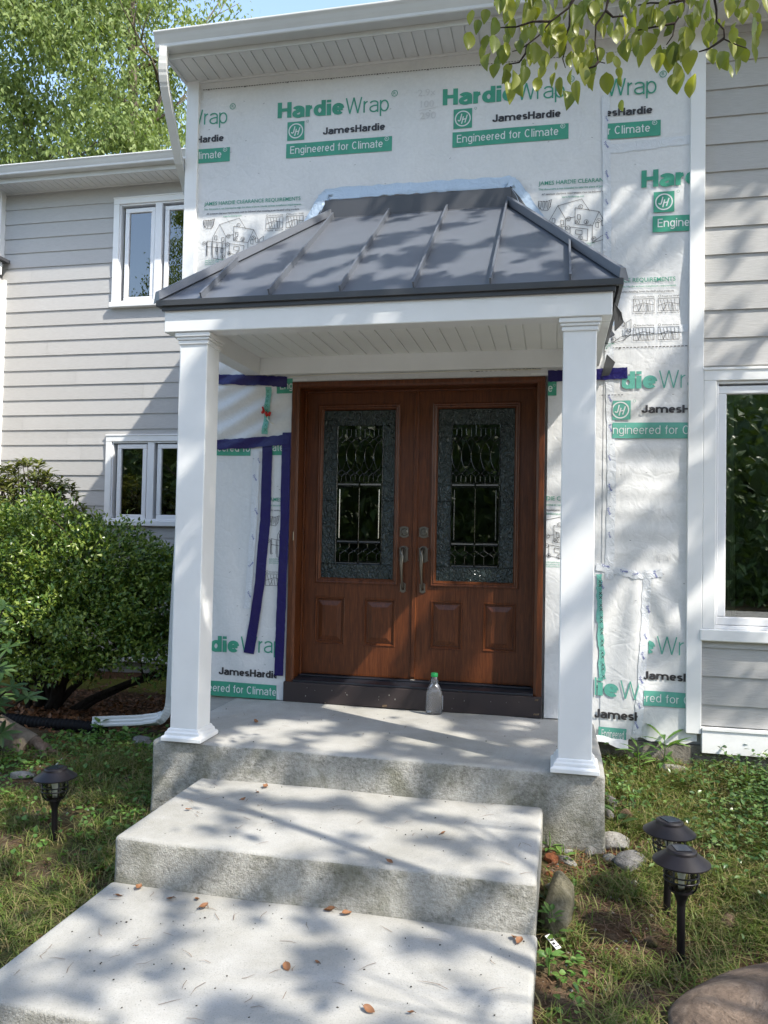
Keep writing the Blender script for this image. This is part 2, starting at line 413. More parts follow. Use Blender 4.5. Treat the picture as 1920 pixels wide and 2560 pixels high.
# ------------------------------------------------------------------ ground height
def gz(x, y):
    x = np.asarray(x, float); y = np.asarray(y, float)
    r = np.interp(y, [-60, -6, -3, -1.9, -1.18, 0, 3, 60], [-1.2, -.70, -.54, -.47, -.375, -.21, -.2, -.2])
    l = np.interp(y, [-60, -6, -3, -2, -1.2, 0, 1.2, 2.9, 60], [-1.2, -.72, -.56, -.49, -.415, -.36, -.40, -.44, -.5])
    t = np.clip((x-.2)/1.4, 0, 1)
    lump = .018*np.sin(3.1*x+1.3*y)*np.cos(2.3*y-.7*x)+.010*np.sin(7.7*x-2.1)*np.sin(6.9*y+.6)
    return l*(1-t)+r*t+lump*np.clip((np.abs(x-.85)-.8)*3, 0, 1)
def build_ground():
    a = np.concatenate([[-120, -70, -40, -22, -14, -9], np.arange(-6, 5.01, .06), [7, 10, 16, 26, 45, 80, 120]])
    b = np.concatenate([[-120, -70, -40, -20, -10, -6], np.arange(-4.5, 4.01, .06), [6, 9, 14, 24, 45, 80, 120]])
    X, Y = np.meshgrid(a, b); Z = gz(X, Y)
    near = (X > -6) & (X < 5) & (Y > -4.5) & (Y < 4)
    Z = Z + np.where(near, rng.normal(0, .004, X.shape), 0)
    V = np.stack([X, Y, Z], -1).reshape(-1, 3); nx, ny = len(a), len(b)
    i = (np.arange(ny-1)[:, None]*nx+np.arange(nx-1)[None]).ravel()
    tag(link('ground', mesh_np('ground', V, np.stack([i, i+1, i+nx+1, i+nx], 1), mats=[M['ground']], smooth=True)), kind='structure')
build_ground()

# ------------------------------------------------------------------ house
YL = 2.895
house = thing('house', (.9, 1.5, -.4), 'two storey grey sided house with white trim, its entrance bay still in printed white wrap', 'house')
PANEL_HOLES = []
def panel(mb, x0, x1, z0, z1, y, holes, mat=0):
    xs = sorted({x0, x1, *[min(max(h[k], x0), x1) for h in holes for k in (0, 1)]})
    zs = sorted({z0, z1, *[min(max(h[k], z0), z1) for h in holes for k in (2, 3)]})
    for a, b in zip(xs, xs[1:]):
        for c, d in zip(zs, zs[1:]):
            mx, mz = (a+b)/2, (c+d)/2
            if b-a < 1e-6 or d-c < 1e-6 or any(h[0] < mx < h[1] and h[2] < mz < h[3] for h in holes): continue
            mb.poly([(a, y, c), (b, y, c), (b, y, d), (a, y, d)], mat)
DOOR_HOLE = (.02, 1.70, 0, 2.19)
UPW = (-3.19, -2.0, 3.72, 4.945); LOW = (-3.205, -2.0, 1.24, 2.215); RW = (2.70, 4.30, .57, 2.21)
mb = MB()
panel(mb, -.84, 5.0, -.45, 4.46, .02, [DOOR_HOLE, RW])
panel(mb, -5.2, -.84, -.55, 5.16, YL+.012, [UPW, LOW])
mb.poly([(-.84, .02, -.5), (-.84, 6, -.5), (-.84, 6, 5.3), (-.84, .02, 4.46)])
mb.poly([(5, .02, -.5), (5, 6, -.5), (5, 6, 5.3), (5, .02, 4.46)])
mb.poly([(-4.68, 1.2, -.5), (-4.68, YL, -.5), (-4.68, YL, 4.12), (-4.68, 1.2, 4.12)])
mb.poly([(-7, 1.2, -.5), (-4.68, 1.2, -.5), (-4.68, 1.2, 4.12), (-7, 1.2, 4.12)])
mb.poly([(-7.5, 6, -.5), (5, 6, -.5), (5, 6, 5.2), (-7.5, 6, 5.2)])
mb.build('sheathing_wall', M['siding'], house)

def lap_siding(name, x0, x1, z0, z1, ref, e, y, holes, seed, joints=True, axis='x'):
    r = random.Random(seed); mb = MB(); k = math.ceil((ref-z1)/e)
    zt = ref-(k-1)*e
    def yy(z, zb): return -.016+.011*(z-zb)/e
    while zt > z0:
        zb = zt-e
        cuts = [x0, x1]
        if joints:
            c = x0+r.uniform(.3, 3.2)
            while c < x1: cuts.append(c); c += 3.66
        cuts = sorted(cuts)
        for a, b in zip(cuts, cuts[1:]):
            a2, b2 = a+.0012, b-.0012; lo, hi = max(zb, z0), min(zt, z1)
            if hi-lo < .004 or b2-a2 < .005: continue
            zs = sorted({lo, hi, *[min(max(h[i], lo), hi) for h in holes for i in (2, 3)]})
            for c, d in zip(zs, zs[1:]):
                if d-c < 1e-5: continue
                segs = [(a2, b2)]
                for h in holes:
                    if h[2] < (c+d)/2 < h[3]:
                        n = []
                        for p, q in segs:
                            if h[1] <= p or h[0] >= q: n.append((p, q)); continue
                            if h[0] > p: n.append((p, h[0]))
                            if h[1] < q: n.append((h[1], q))
                        segs = n
                for p, q in segs:
                    P = [(p, yy(c, zb), c), (q, yy(c, zb), c), (q, yy(d, zb), d), (p, yy(d, zb), d)]
                    if c == lo: B = [(p, .006, c), (q, .006, c), (q, yy(c, zb), c), (p, yy(c, zb), c)]
                    else: B = None
                    for poly in (P, B):
                        if poly:
                            if axis == 'x': mb.poly([(u, y+v, w_) for u, v, w_ in poly])
                            else: mb.poly([(y-v, u, w_) for u, v, w_ in poly])
        zt = zb
    return mb.build(name, M['siding'], house)
E_ = .1748
lap_siding('lap_siding', 2.685, 5.0, .02, 4.42, 3.994, E_, .012, [(2.70, 4.30, .56, 2.20)], 2)
lap_siding('lap_siding', -4.66, -.9, -.10, 5.13, 5.096, E_, YL, [(-3.19, -2.02, 3.70, 4.94), (-3.2, -2.02, 1.25, 2.2)], 5)
lap_siding('lap_siding', 1.2, YL-.02, -.3, 4.05, 4.01, E_, -4.672, [], 7, False, 'y')
def bx(name, mat, *bs, parent=house, bevel=.003, **kw):
    m = MB()
    for b in bs: m.box(*b)
    return m.build(name, mat, parent, bevel=bevel, seg=1, **kw)
bx('corner_board', M['white'], (-.852, -.757, -.034, .05, -.02, 4.43))
bx('corner_board', M['white'], (2.592, 2.681, -.036, .03, -.028, 4.43))
bx('corner_board', M['white'], (-4.70, -4.648, YL-.09, YL+.01, 4.25, 5.14))
bx('corner_board', M['white'], (-4.672, -4.60, YL-.05, YL+.008, -.3, 4.08))
bx('skirt_board', M['white'], (2.684, 5.0, -.040, .015, -.141, .012), (2.684, 5.0, -.047, -.0402, -.004, .018))
bx('skirt_board', M['white'], (-4.6, -.9, YL-.03, YL+.01, -.29, -.105), (-4.6, -.9, YL-.045, YL-.0302, -.125, -.10), (-4.6, -.9, YL-.06, YL+.005, -.318, -.2902))
bx('foundation_wall', M['found'], (2.02, 5, -.008, .3, -.7, -.105)); bx('foundation_wall', M['found'], (-4.6, -.86, YL+.04, YL+.3, -.8, -.30))

def window(label, y, x0, x1, z0, z1, cas, sashes, mull, sill_h, sill_out=.03, fr=.062, curtain=None):
    """x0..x1, z0..z1 outer casing (z0 = sill top); sashes: list of glass (x0, x1, z0, z1)"""
    m = MB(); f = y-.036
    m.box(x0, x1, f, y+.03, z1-cas, z1)
    m.box(x0, x0+cas*.98, f+.0015, y+.03, z0, z1-cas); m.box(x1-cas*.98, x1, f+.0015, y+.03, z0, z1-cas)
    m.box(x0-.004, x1+.004, f-.007, f+.02, z1-.012, z1+.004)
    w_ = m.build('window', M['white'], house, bevel=.003, seg=1); w_['label'] = label
    bx('window_sill', M['white'], (x0-.012, x1+.012, f-sill_out, y+.03, z0-sill_h, z0-.0005), parent=w_, bevel=.006)
    xi0, xi1 = x0+cas*.98, x1-cas*.98
    m = MB()
    m.box(xi0, xi1, y-.018, y+.06, z1-cas-.018, z1-cas-.0005); m.box(xi0, xi1, y-.018, y+.06, z0, z0+.022)
    m.box(xi0, xi0+.016, y-.0185, y+.06, z0+.022, z1-cas-.018); m.box(xi1-.016, xi1, y-.0185, y+.06, z0+.022, z1-cas-.018)
    for a, b in mull: m.box(a, b, y-.022, y+.06, z0+.022, z1-cas-.018)
    m.build('window_frame', M['vinyl'], w_, bevel=.003, seg=1)
    for gx0, gx1, gz0, gz1 in sashes:
        s = MB(); t = .05; q = .004
        for a, b in ((y-.010, t), (y-.001, .014)):
            s.box(gx0-b, gx1+b, a, y+.05, gz1, gz1+b); s.box(gx0-b, gx1+b, a, y+.05, gz0-b, gz0)
            s.box(gx0-b, gx0, a+.0003, y+.05, gz0, gz1); s.box(gx1, gx1+b, a+.0003, y+.05, gz0, gz1)
            break
        s.build('sash', M['vinyl'], w_, bevel=.006, seg=2)
        p = MB(); p.box(gx0, gx1, y+.012, y+.016, gz0, gz1); p.build('pane', M['pane'], w_)
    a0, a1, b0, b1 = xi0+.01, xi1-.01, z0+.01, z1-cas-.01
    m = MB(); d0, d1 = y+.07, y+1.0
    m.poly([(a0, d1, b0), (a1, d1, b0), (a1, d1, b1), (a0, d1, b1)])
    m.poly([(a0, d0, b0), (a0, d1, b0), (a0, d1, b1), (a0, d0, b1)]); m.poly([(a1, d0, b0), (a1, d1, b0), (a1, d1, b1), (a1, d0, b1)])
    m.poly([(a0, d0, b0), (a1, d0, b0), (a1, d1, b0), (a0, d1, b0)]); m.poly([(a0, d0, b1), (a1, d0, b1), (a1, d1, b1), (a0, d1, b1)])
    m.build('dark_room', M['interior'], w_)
    if curtain:
        c0, c1 = curtain; n = 24; rows = []
        for k, z in enumerate((z1-cas-.03, (z0+z1)/2, z0+.03)):
            wd = (c1-c0)*(.72+.14*k)
            rows.append([(c0+wd*i/n, y+.075+.012*math.sin(i*1.3), z) for i in range(n+1)])
        m = MB(); m.loft(rows, cap=False, closed=False); m.build('sheer_curtain', M['curtain'], w_, smooth=True)
    return w_
window('large window with a pale curtain at its left edge, on the right wing', 0, 2.682, 4.32, .616, 2.222, .076, [(2.820, 4.18, .690, 2.066)], [], .074, .012, curtain=(2.824, 2.895))
window('upper narrow twin window over the shrubs', YL, -3.208, -1.98, 3.747, 4.96, .075, [(-3.02, -2.747, 3.812, 4.785), (-2.525, -2.25, 3.812, 4.785)], [(-2.69, -2.606)], .06)
window('lower twin window half hidden by the hedge bush', YL, -3.221, -1.98, 1.262, 2.23, .075, [(-3.036, -2.77, 1.33, 2.075), (-2.538, -2.27, 1.33, 2.075)], [(-2.705, -2.622)], .06)

# eaves -------------------------------------------------------------
GUT = [(0, 0), (-.118, 0), (-.121, -.012), (-.108, -.03), (-.098, -.052), (-.084, -.078), (-.084, -.098), (-.078, -.104), (0, -.104)]
def gutter(x0, x1, y, z, nm='gutter'):
    m = MB(); m.extrude([(x0, y+a, z+b) for a, b in GUT], (x1-x0, 0, 0))
    m.build(nm, M['gutter'], house, bevel=.0025, seg=1)
gutter(-.90, 5.2, -.332, 4.522)
gutter(-7.5, -.905, 2.582, 5.262)
def soffit(x0, x1, y0, y1, z, step):
    m = MB(); x = x0
    while x < x1:
        m.box(x, min(x+step-.007, x1), y0, y1, z, z+.012); m.box(min(x+step-.007, x1), min(x+step, x1), y0, y1, z+.008, z+.014); x += step
    return m.build('soffit', M['soffit'], house)
soffit(-.85, 5.2, -.318, -.03, 4.402, .085)
soffit(-7.5, -.86, 2.60, YL-.018, 5.118, .085)
bx('fascia', M['gutter'], (-.872, 5.2, -.331, -.3185, 4.385, 4.50)); bx('fascia', M['gutter'], (-7.5, -.87, 2.583, 2.599, 5.10, 5.24))
bx('soffit_trim', M['soffit'], (-.85, 5.2, -.0295, -.005, 4.388, 4.41), (-7.5, -.86, YL-.0175, YL, 5.103, 5.13))
bx('rake_trim', M['soffit'], (-.872, -.8505, -.318, 3.2, 4.388, 4.41))
m = MB()
m.extrude([(-.90, -.335, 4.498), (5.3, -.335, 4.498), (5.3, 4.2, 5.26), (-.90, 4.2, 5.26)], (0, 0, .022))
m.extrude([(-.88, 4.2, 5.30), (5.3, 4.2, 5.30), (5.3, 9, 4.3), (-.88, 9, 4.3)], (0, 0, .05))
m.extrude([(-7.6, 2.58, 5.238), (-.93, 2.58, 5.238), (-.93, 6, 5.85), (-7.6, 6, 5.85)], (0, 0, .022))
m.build('shingle_roof', M['board'], house)
m = MB(); m.extrude([(-7, 1.0, 4.12), (-4.60, 1.0, 4.12), (-4.60, YL-.1, 4.12), (-7, YL-.1, 4.12)], (0, 0, .15))
m.build('lower_fascia', M['white'], house, bevel=.004)
m = MB(); m.extrude([(-7, .95, 4.275), (-4.55, .95, 4.275), (-4.55, YL-.03, 4.275), (-7, YL-.03, 4.275)], (0, 0, .035)); m.build('lower_roof', M['metal_dark'], house)
# downspout: rectangular pipe with ridged elbows
def rect_sec(a, b, k=5):
    s = []
    for i in range(k*2): s.append((-a+2*a*i/(k*2), -b*(1 if i % 2 else .86)))
    s += [(a, -b), (a, b)]
    for i in range(k*2): s.append((a-2*a*(i+1)/(k*2+1), b*(1 if i % 2 else .86)))
    s += [(-a, b)]
    return s
SEC = rect_sec(.036, .027, 3)
m = MB()
top = [(-.845, -.395, 4.425), (-.847, -.393, 4.36), (-.852, -.385, 4.30), (-.857, -.362, 4.235), (-.862, -.33, 4.18), (-.872, -.20, 3.99), (-.885, -.06, 3.80), (-.892, .06, 3.70), (-.895, .17, 3.58), (-.895, .25, 3.42), (-.895, .26, 3.0)]
low = [(-.895, .08, .6), (-.895, .05, -.03), (-.90, .05, -.10), (-.915, .05, -.15), (-.945, .05, -.185), (-.985, .05, -.203), (-1.10, .05, -.222), (-1.50, .05, -.262)]
def dense(path, n=4):
    o = []
    for a, b in zip(path, path[1:]): o += [tuple(Vector(a).lerp(Vector(b), i/n)) for i in range(n)]
    return o+[path[-1]]
pth = dense(top, 4)+dense(low, 5)
sc = [1+(.05 if (i % 2 and (len(dense(top, 4))*.15 < i < len(dense(top, 4))*.5 or len(dense(top, 4))+8 < i < len(dense(top, 4))+26)) else 0) for i in range(len(pth))]
m.sweep(pth, SEC, up=(1, .3, 0), scale=sc); m.build('downspout', M['gutter'], house)

# ------------------------------------------------------------------ house wrap
def wr(x, z):
    x = np.asarray(x, float); z = np.asarray(z, float)
    b = .0022*np.sin(5*x+2.2*z)*np.sin(3.3*z-1.7*x+.5)+.0014*np.sin(11*x-4*z+1)+.0012*np.sin(9*z+3*x)
    A = np.exp(-(((x+.45)/.45)**4+((z-2.02)/.30)**4)); b = b+A*.011*np.sin(2*np.pi*(z-.42*(x+.85)+.02*np.sin(9*x))/.155)
    B = np.exp(-(((x+.5)/.4)**4+((z-.9)/.8)**4)); b = b+B*.008*np.sin(2*np.pi*(x+.25*z)/.31+1.3*np.sin(2.4*z))
    th = np.arctan2(x-2.30, 1.08-z); Cm = np.exp(-(((x-2.28)/.30)**4+((z-.50)/.48)**4))
    b = b+Cm*.013*np.sin(13*th+2)*np.clip((1.05-z)*2.2, 0, 1)
    Dm = np.exp(-(((x-2.3)/.35)**4+((z-2.85)/.42)**4)); b = b+Dm*.011*np.sin(6.5*(z+.55*x)+3*np.sin(2*x))
    Em = np.exp(-(((x-2.35)/.3)**4+((z-1.5)/.6)**4)); b = b+Em*(.0022*np.sin(2*np.pi*z/.13)+.006*np.sin(9*x+6*z+2*np.sin(3*z)))
    Fm = np.exp(-(((x-1.78)/.10)**4+((z-.8)/.9)**4)); b = b+Fm*.007*np.sin(14*z+9*x+2*np.sin(5*z))
    return np.maximum(.012+b, .0015)
def sheet(name, x0, x1, z0, z1, off, hole=None, zmin=None, st=.018, label=None):
    xs = np.linspace(x0, x1, int((x1-x0)/st)+2); zs = np.linspace(z0, z1, int((z1-z0)/st)+2)
    X, Z = np.meshgrid(xs, zs)
    if zmin is not None:
        low_ = zmin(X); t = (Z-z0)/(z1-z0); Z = low_+t*(z1-low_)
    Y = -wr(X, Z)-off
    V = np.stack([X, Y, Z], -1).reshape(-1, 3); nx = len(xs)
    i = (np.arange(len(zs)-1)[:, None]*nx+np.arange(nx-1)[None]).ravel()
    Q = np.stack([i, i+1, i+nx+1, i+nx], 1)
    if hole:
        c = V[Q].mean(1); Q = Q[~((c[:, 0] > hole[0]) & (c[:, 0] < hole[1]) & (c[:, 2] < hole[3]))]
    o = link(name, mesh_np(name, V, Q, mats=[M['wrap']], smooth=True), house)
    if label: o['label'] = label
    return o
main_wrap = sheet('house_wrap', -.80, 2.115, .003, 4.42, 0, hole=(-.01, 1.73, 0, 2.215), zmin=lambda X: np.where(X > 2.04, -.115+.01*np.sin(40*X), .003))
right_wrap = sheet('house_wrap', 2.085, 2.66, -.1, 4.42, .003, zmin=lambda X: -.095+.012*np.sin(17*X)+.006*np.sin(60*X), label='narrow overlapping sheet beside the white corner board')
m = MB()   # torn corner of the lower sheet curling out over the foundation
pts = []
for i in range(9):
    t = i/8
    pts.append([(2.055+.20*t, -.014-.012*k*(1-t)-.004*k*k, -.085-.014*k*(.5+t)+.008*math.sin(7*t+2*k)) for k in range(4)])
m.loft(pts, cap=False, closed=False); m.build('loose_flap', M['wrap'], house, smooth=True)
bx('white_shim_board', M['white'], (-.012, 1.745, -.010, .018, 2.205, 2.228))
bx('white_shim_board', M['white'], (-.07, -.014, -.012, .018, .004, .15))

# lettering -----------------------------------------------------------
_tc = {}
def text_shape(s, bold=0.0):
    if (s, bold) in _tc: return _tc[(s, bold)]
    cu = bpy.data.curves.new('t', 'FONT'); cu.body = s; cu.resolution_u = 3; cu.offset = bold; cu.fill_mode = 'FRONT'
    o = bpy.data.objects.new('t', cu); col.objects.link(o); bpy.context.view_layer.update()
    me = bpy.data.meshes.new_from_object(o.evaluated_get(bpy.context.evaluated_depsgraph_get()))
    V = np.array([v.co[:2] for v in me.vertices]).reshape(-1, 2); F = [tuple(p.vertices) for p in me.polygons]
    bpy.data.objects.remove(o); bpy.data.curves.remove(cu); bpy.data.meshes.remove(me)
    _tc[(s, bold)] = (V, F); return V, F
CAP = float(text_shape('H')[0][:, 1].max())
def _arc(cx, cz, rx, rz, a0, a1, n=12): return [(cx+rx*math.cos(R(a0+(a1-a0)*i/n)), cz+rz*math.sin(R(a0+(a1-a0)*i/n))) for i in range(n+1)]
def glyph(ch, w, k):
    """grotesque letter as centre-line strokes: cap height 1, stroke w, width factor k; returns (advance, strokes)"""
    X = .735; h = w/2; S = []
    if ch == ' ': return .30*k, []
    if ch in 'Hil':
        if ch == 'H': W_ = .80*k; S = [[(h, 0), (h, 1)], [(W_-h, 0), (W_-h, 1)], [(h, .51), (W_-h, .51)]]
        else:
            W_ = w; S = [[(h, 0), (h, 1 if ch == 'l' else X)]]
            if ch == 'i': S.append([(h, .99-min(.17, w*.9)), (h, .99)])
    elif ch in 'adegopqc':
        W_ = (.60 if ch != 'o' else .64)*k+w*.35; rx, rz, cx, cz = W_/2-h, X/2-h*.8, W_/2, X/2
        if ch == 'o': S = [_arc(cx, cz, rx, rz, 0, 360, 24)]
        if ch == 'e': S = [_arc(cx, cz, rx, rz, 4, 318, 22), [(h*.8, cz), (W_-h*.7, cz)]]
        if ch == 'd': S = [_arc(cx, cz, rx, rz, 0, 360, 24), [(W_-h, 0), (W_-h, 1)]]
        if ch == 'p': S = [_arc(cx, cz, rx, rz, 0, 360, 24), [(h, X), (h, -.27)]]
        if ch == 'g': S = [_arc(cx, cz, rx, rz, 0, 360, 24), [(W_-h, X), (W_-h, -.05)]+_arc(cx, -.05, rx, .17, 0, -150, 10)]
        if ch == 'a':
            r2 = .20; S = [_arc(cx, X-h*.8-r2*.8, rx, r2*.8, 165, 0, 10)+[(W_-h, 0)], [(W_-h, .43), (cx, .41)]+_arc(cx-.01, .215, rx, .195-h*.35, 105, 330, 14)]
    elif ch in 'nmr':
        u = .27*k+w*.05; arch = lambda x0: [(x0, X-.30)]+_arc(x0+u, X-h*.8-.22, u, .22, 180, 0, 12)+[(x0+2*u, 0)]
        S = [[(h, 0), (h, X)]]
        if ch == 'n': S.append(arch(h)); W_ = 2*u+w
        if ch == 'm': u *= .92; S += [arch(h), arch(h+2*u)]; W_ = 4*u+w
        if ch == 'r': S.append([(h, X-.30)]+_arc(h+.27*k, X-h-.25, .27*k, .25, 180, 95, 8)); W_ = h+.28*k
    elif ch == 'W': W_ = 1.12*k+w*.6; S = [[(h*.8, 1), (W_*.26, 0)], [(W_*.26, 0), (W_*.5, 1)], [(W_*.5, 1), (W_*.74, 0)], [(W_*.74, 0), (W_-h*.8, 1)]]
    elif ch == 'J': W_ = .52*k+w*.5; S = [[(W_-h, 1)]+_arc(W_/2, .26, W_/2-h, .26-h*.8, 0, -180, 14)+[(h, .34)]]
    elif ch == 'E': W_ = .66*k; S = [[(h, 0), (h, 1)], [(h, h*.8), (W_, h*.8)], [(h, .52), (W_*.94, .52)], [(h, 1-h*.8), (W_, 1-h*.8)]]
    elif ch == 'C': W_ = .80*k+w*.1; S = [_arc(W_/2, .5, W_/2-h, .5-h*.8, 48, 312, 24)]
    elif ch == 's':
        W_ = .52*k+w*.25; q = (X-w*.8)/4; S = [_arc(W_/2, X-h*.8-q, W_/2-h, q, 25, 270, 12)+_arc(W_/2, h*.8+q, W_/2-h, q, 90, -155, 12)]
    elif ch == 'f': W_ = .36*k; S = [[(.13*k+h, 0), (.13*k+h, .76)]+_arc(.13*k+h+.13, .80, .13, .20-h*.8, 180, 95, 6), [(0, X-h*.8), (W_, X-h*.8)]]
    elif ch == 't': W_ = .36*k; S = [[(.10*k+h, .95), (.10*k+h, .18)]+_arc(.10*k+h+.13, .17, .13, .17-h*.7, 180, 265, 6), [(0, X-h*.8), (W_, X-h*.8)]]
    return W_, S
class Print(MB):
    """flat ink on the wrap: collected in x, z and draped on the sheet"""
    def __init__(s, clip=(-9, 9, -9, 9)): super().__init__(); s.clip = clip
    def text(s, t, x0, x1, z, cap, mat, bold=0.0, slope=0.0, shear=0.0):
        V, F = text_shape(t, bold)
        if not len(V): return s
        a, b = V[:, 0].min(), V[:, 0].max()
        k = (x1-x0)/(b-a); y = V[:, 1]*cap/CAP; X = x0+(V[:, 0]-a)*k+y*shear
        return s.add([(p, 0, z+q+slope*(p-x0)) for p, q in zip(X, y)], F, mat)
    def letters(s, t, x0, x1, z, cap, mat, w_, k=1.0, slope=0.0, gap=.11):
        G_ = [glyph(ch, w_, k) for ch in t]; tot = sum(g[0] for g in G_)+gap*(len(t)-1); f = (x1-x0)/tot; x = 0
        for adv, strokes in G_:
            for st in strokes:
                n = len(st); L_, R_ = [], []
                closed = n > 3 and math.hypot(st[0][0]-st[-1][0], st[0][1]-st[-1][1]) < 1e-5
                for i, (px, pz) in enumerate(st):
                    p0 = st[i-1] if i else (st[-2] if closed else st[0]); p1 = st[i+1] if i < n-1 else (st[1] if closed else st[-1])
                    d1 = Vector((px-p0[0], pz-p0[1])); d2 = Vector((p1[0]-px, p1[1]-pz)); d1 = d1.normalized() if d1.length > 1e-6 else d2.normalized(); d2 = d2.normalized() if d2.length > 1e-6 else d1
                    m_ = (d1+d2).normalized(); nx, nz_ = -m_.y, m_.x; kk = w_/2/max(.6, m_.dot(d1))
                    kz = .86 if abs(nz_) > .8 else 1
                    L_.append((px+nx*kk, pz+nz_*kk*kz)); R_.append((px-nx*kk, pz-nz_*kk*kz))
                P_ = [(x0+(x+a)*f, 0, z+b*cap+slope*(x+a)*f) for a, b in L_+R_]
                s.add(P_, [(i, i+1, n+i+1, n+i) for i in range(n-1)], mat)
            x += adv+gap
        return s
    def rect(s, x0, x1, z0, z1, mat, slope=0.0):
        return s.add([(x0, 0, z0), (x1, 0, z0+slope*(x1-x0)), (x1, 0, z1+slope*(x1-x0)), (x0, 0, z1)], [(0, 1, 2, 3)], mat)
    def line(s, pts, w_, mat, close=False):
        pts = list(pts)+([pts[0]] if close else [])
        for (a, b), (c, d) in zip(pts, pts[1:]):
            L = math.hypot(c-a, d-b) or 1e-6; nx, nz_ = -(d-b)/L*w_/2, (c-a)/L*w_/2
            s.add([(a-nx, 0, b-nz_), (c-nx, 0, d-nz_), (c+nx, 0, d+nz_), (a+nx, 0, b+nz_)], [(0, 1, 2, 3)], mat)
        return s
    def ring(s, cx, cz, r, w_, mat, n=20):
        return s.line([(cx+r*math.cos(2*math.pi*i/n), cz+r*math.sin(2*math.pi*i/n)) for i in range(n)], w_, mat, True)
    def drape(s, name, parent, off=.003, mats=('ink_green', 'ink_black', 'ink_white', 'ink_pale', 'ink_blue'), yfun=None):
        me = bpy.data.meshes.new(name); me.from_pydata(s.v, [], s.f); me.polygons.foreach_set('material_index', s.m)
        for k in mats: me.materials.append(M[k])
        bm = bmesh.new(); bm.from_mesh(me)
        for co, no in (((s.clip[0], 0, 0), (-1, 0, 0)), ((s.clip[1], 0, 0), (1, 0, 0)), ((0, 0, s.clip[2]), (0, 0, -1)), ((0, 0, s.clip[3]), (0, 0, 1))):
            bmesh.ops.bisect_plane(bm, geom=bm.verts[:]+bm.edges[:]+bm.faces[:], plane_co=co, plane_no=no, clear_outer=True)
        bmesh.ops.triangulate(bm, faces=bm.faces)
        for _ in range(3):
            es = [e for e in bm.edges if e.calc_length() > .035]
            if not es: break
            bmesh.ops.subdivide_edges(bm, edges=es, cuts=1); bmesh.ops.triangulate(bm, faces=bm.faces)
        for f in bm.faces:
            f.normal_update()
            if f.normal.y > 0: f.normal_flip()
        for v in bm.verts:
            lift = {0: 0, 1: .0, 2: .0012}.get(v.link_faces[0].material_index if v.link_faces else 0, 0)
            v.co.y = -float(wr(v.co.x, v.co.z))-off-lift
        bm.to_mesh(me); bm.free()
        if not len(me.polygons): bpy.data.meshes.remove(me); return None
        return link(name, me, parent)
G, K, WH, PG, BL = 0, 1, 2, 3, 4
def jh_logo(p, x0, x1, z0, z1, g=G):
    p.rect(x0, x1, z0, z1, g); cx, cz, r = (x0+x1)/2, (z0+z1)/2, (x1-x0)*.40
    p.ring(cx, cz, r, r*.16, WH, 24)
    s = r*.52
    p.line([(cx-s*.28, cz+s*1.25), (cx-s*.62, cz-s*.35), (cx-s*.95, cz-s*.62), (cx-s*1.25, cz-s*.3)], r*.15, WH)
    p.line([(cx+s*.15, cz+s*.55), (cx-s*.3, cz-s*1.35)], r*.15, WH); p.line([(cx+s*1.15, cz+s*.9), (cx+s*.55, cz-s*1.1)], r*.15, WH)
    p.line([(cx-s*.05, cz-s*.25), (cx+s*.85, cz-s*.1)], r*.14, WH)
def brand(parent, x0, z0, clip, sl=-.03, g=G, off=.003, thin=False, hardie=True, jam=(.335, .78, -.146, .05), eng=(.07, .83, -.293, -.19), etx=(.10, .765, -.263, .053), sq=(.075, .20, -.168, -.035), jb=.034):
    p = Print(clip)
    if hardie:
        p.letters('Hardie', x0, x0+.487, z0, .111, g, .25, 1.0, sl, .055)
        p.letters('Wrap', x0+.497, x0+.803, z0+sl*.497, .111, g, .075 if thin else .10, 1.0, sl, .10)
        p.ring(x0+.842, z0+.095, .02, .0045, g, 16); p.text('R', x0+.834, x0+.851, z0+.086, .02, g, .0)
    if sq: jh_logo(p, x0+sq[0], x0+sq[1], z0+sq[2], z0+sq[3], g); p.ring(x0+sq[1]+.022, z0+sq[3]-.004, .008, .002, g, 10)
    if jam: p.letters('JamesHardie', x0+jam[0], x0+jam[1], z0+jam[2], jam[3], K, .24, 1.0, -.012, .055)
    if eng:
        p.rect(x0+eng[0], x0+eng[1], z0+eng[2], z0+eng[3], g, -.012)
        p.letters('Engineered for Climate', x0+etx[0], x0+etx[1], z0+etx[2], etx[3], WH, .10 if thin else .135, .95, -.012, .13)
        p.ring(x0+etx[1]+.028, z0+etx[2]+.048, .014, .003, WH, 14); p.text('R', x0+etx[1]+.022, x0+etx[1]+.034, z0+etx[2]+.042, .013, WH)
    return p.drape('printed_lettering', parent, off)
XL0, XR0 = -.757, 2.60
brand(main_wrap, -1.345, 4.105, (XL0, 9, -9, 9)); brand(main_wrap, -.16, 4.078, (XL0, 9, -9, 9)); brand(main_wrap, 1.015, 4.055, (XL0, 2.0, -9, 9))
brand(right_wrap, 1.585, 4.022, (2.09, XR0, -9, 9), off=.009)
brand(right_wrap, 2.301, 3.392, (2.09, XR0, -9, 9), off=.009, sl=0)
brand(right_wrap, 1.922, 2.108, (2.195, XR0, 2.0, 9), sl=0, g=PG, sq=None, jam=None, eng=None, off=.009, thin=True)
brand(right_wrap, 1.98, 2.108, (2.14, XR0, 1.5, 2.06), sl=0, g=PG, off=.009, thin=True, hardie=False, sq=(.145, .270, -.195, -.074), jam=(.335, .80, -.155, .05), eng=(.07, 1.0, -.312, -.212), etx=(.125, .80, -.285, .053))
brand(right_wrap, 1.925, .444, (2.372, XR0, .35, 9), sl=0, g=PG, off=.009, thin=True)
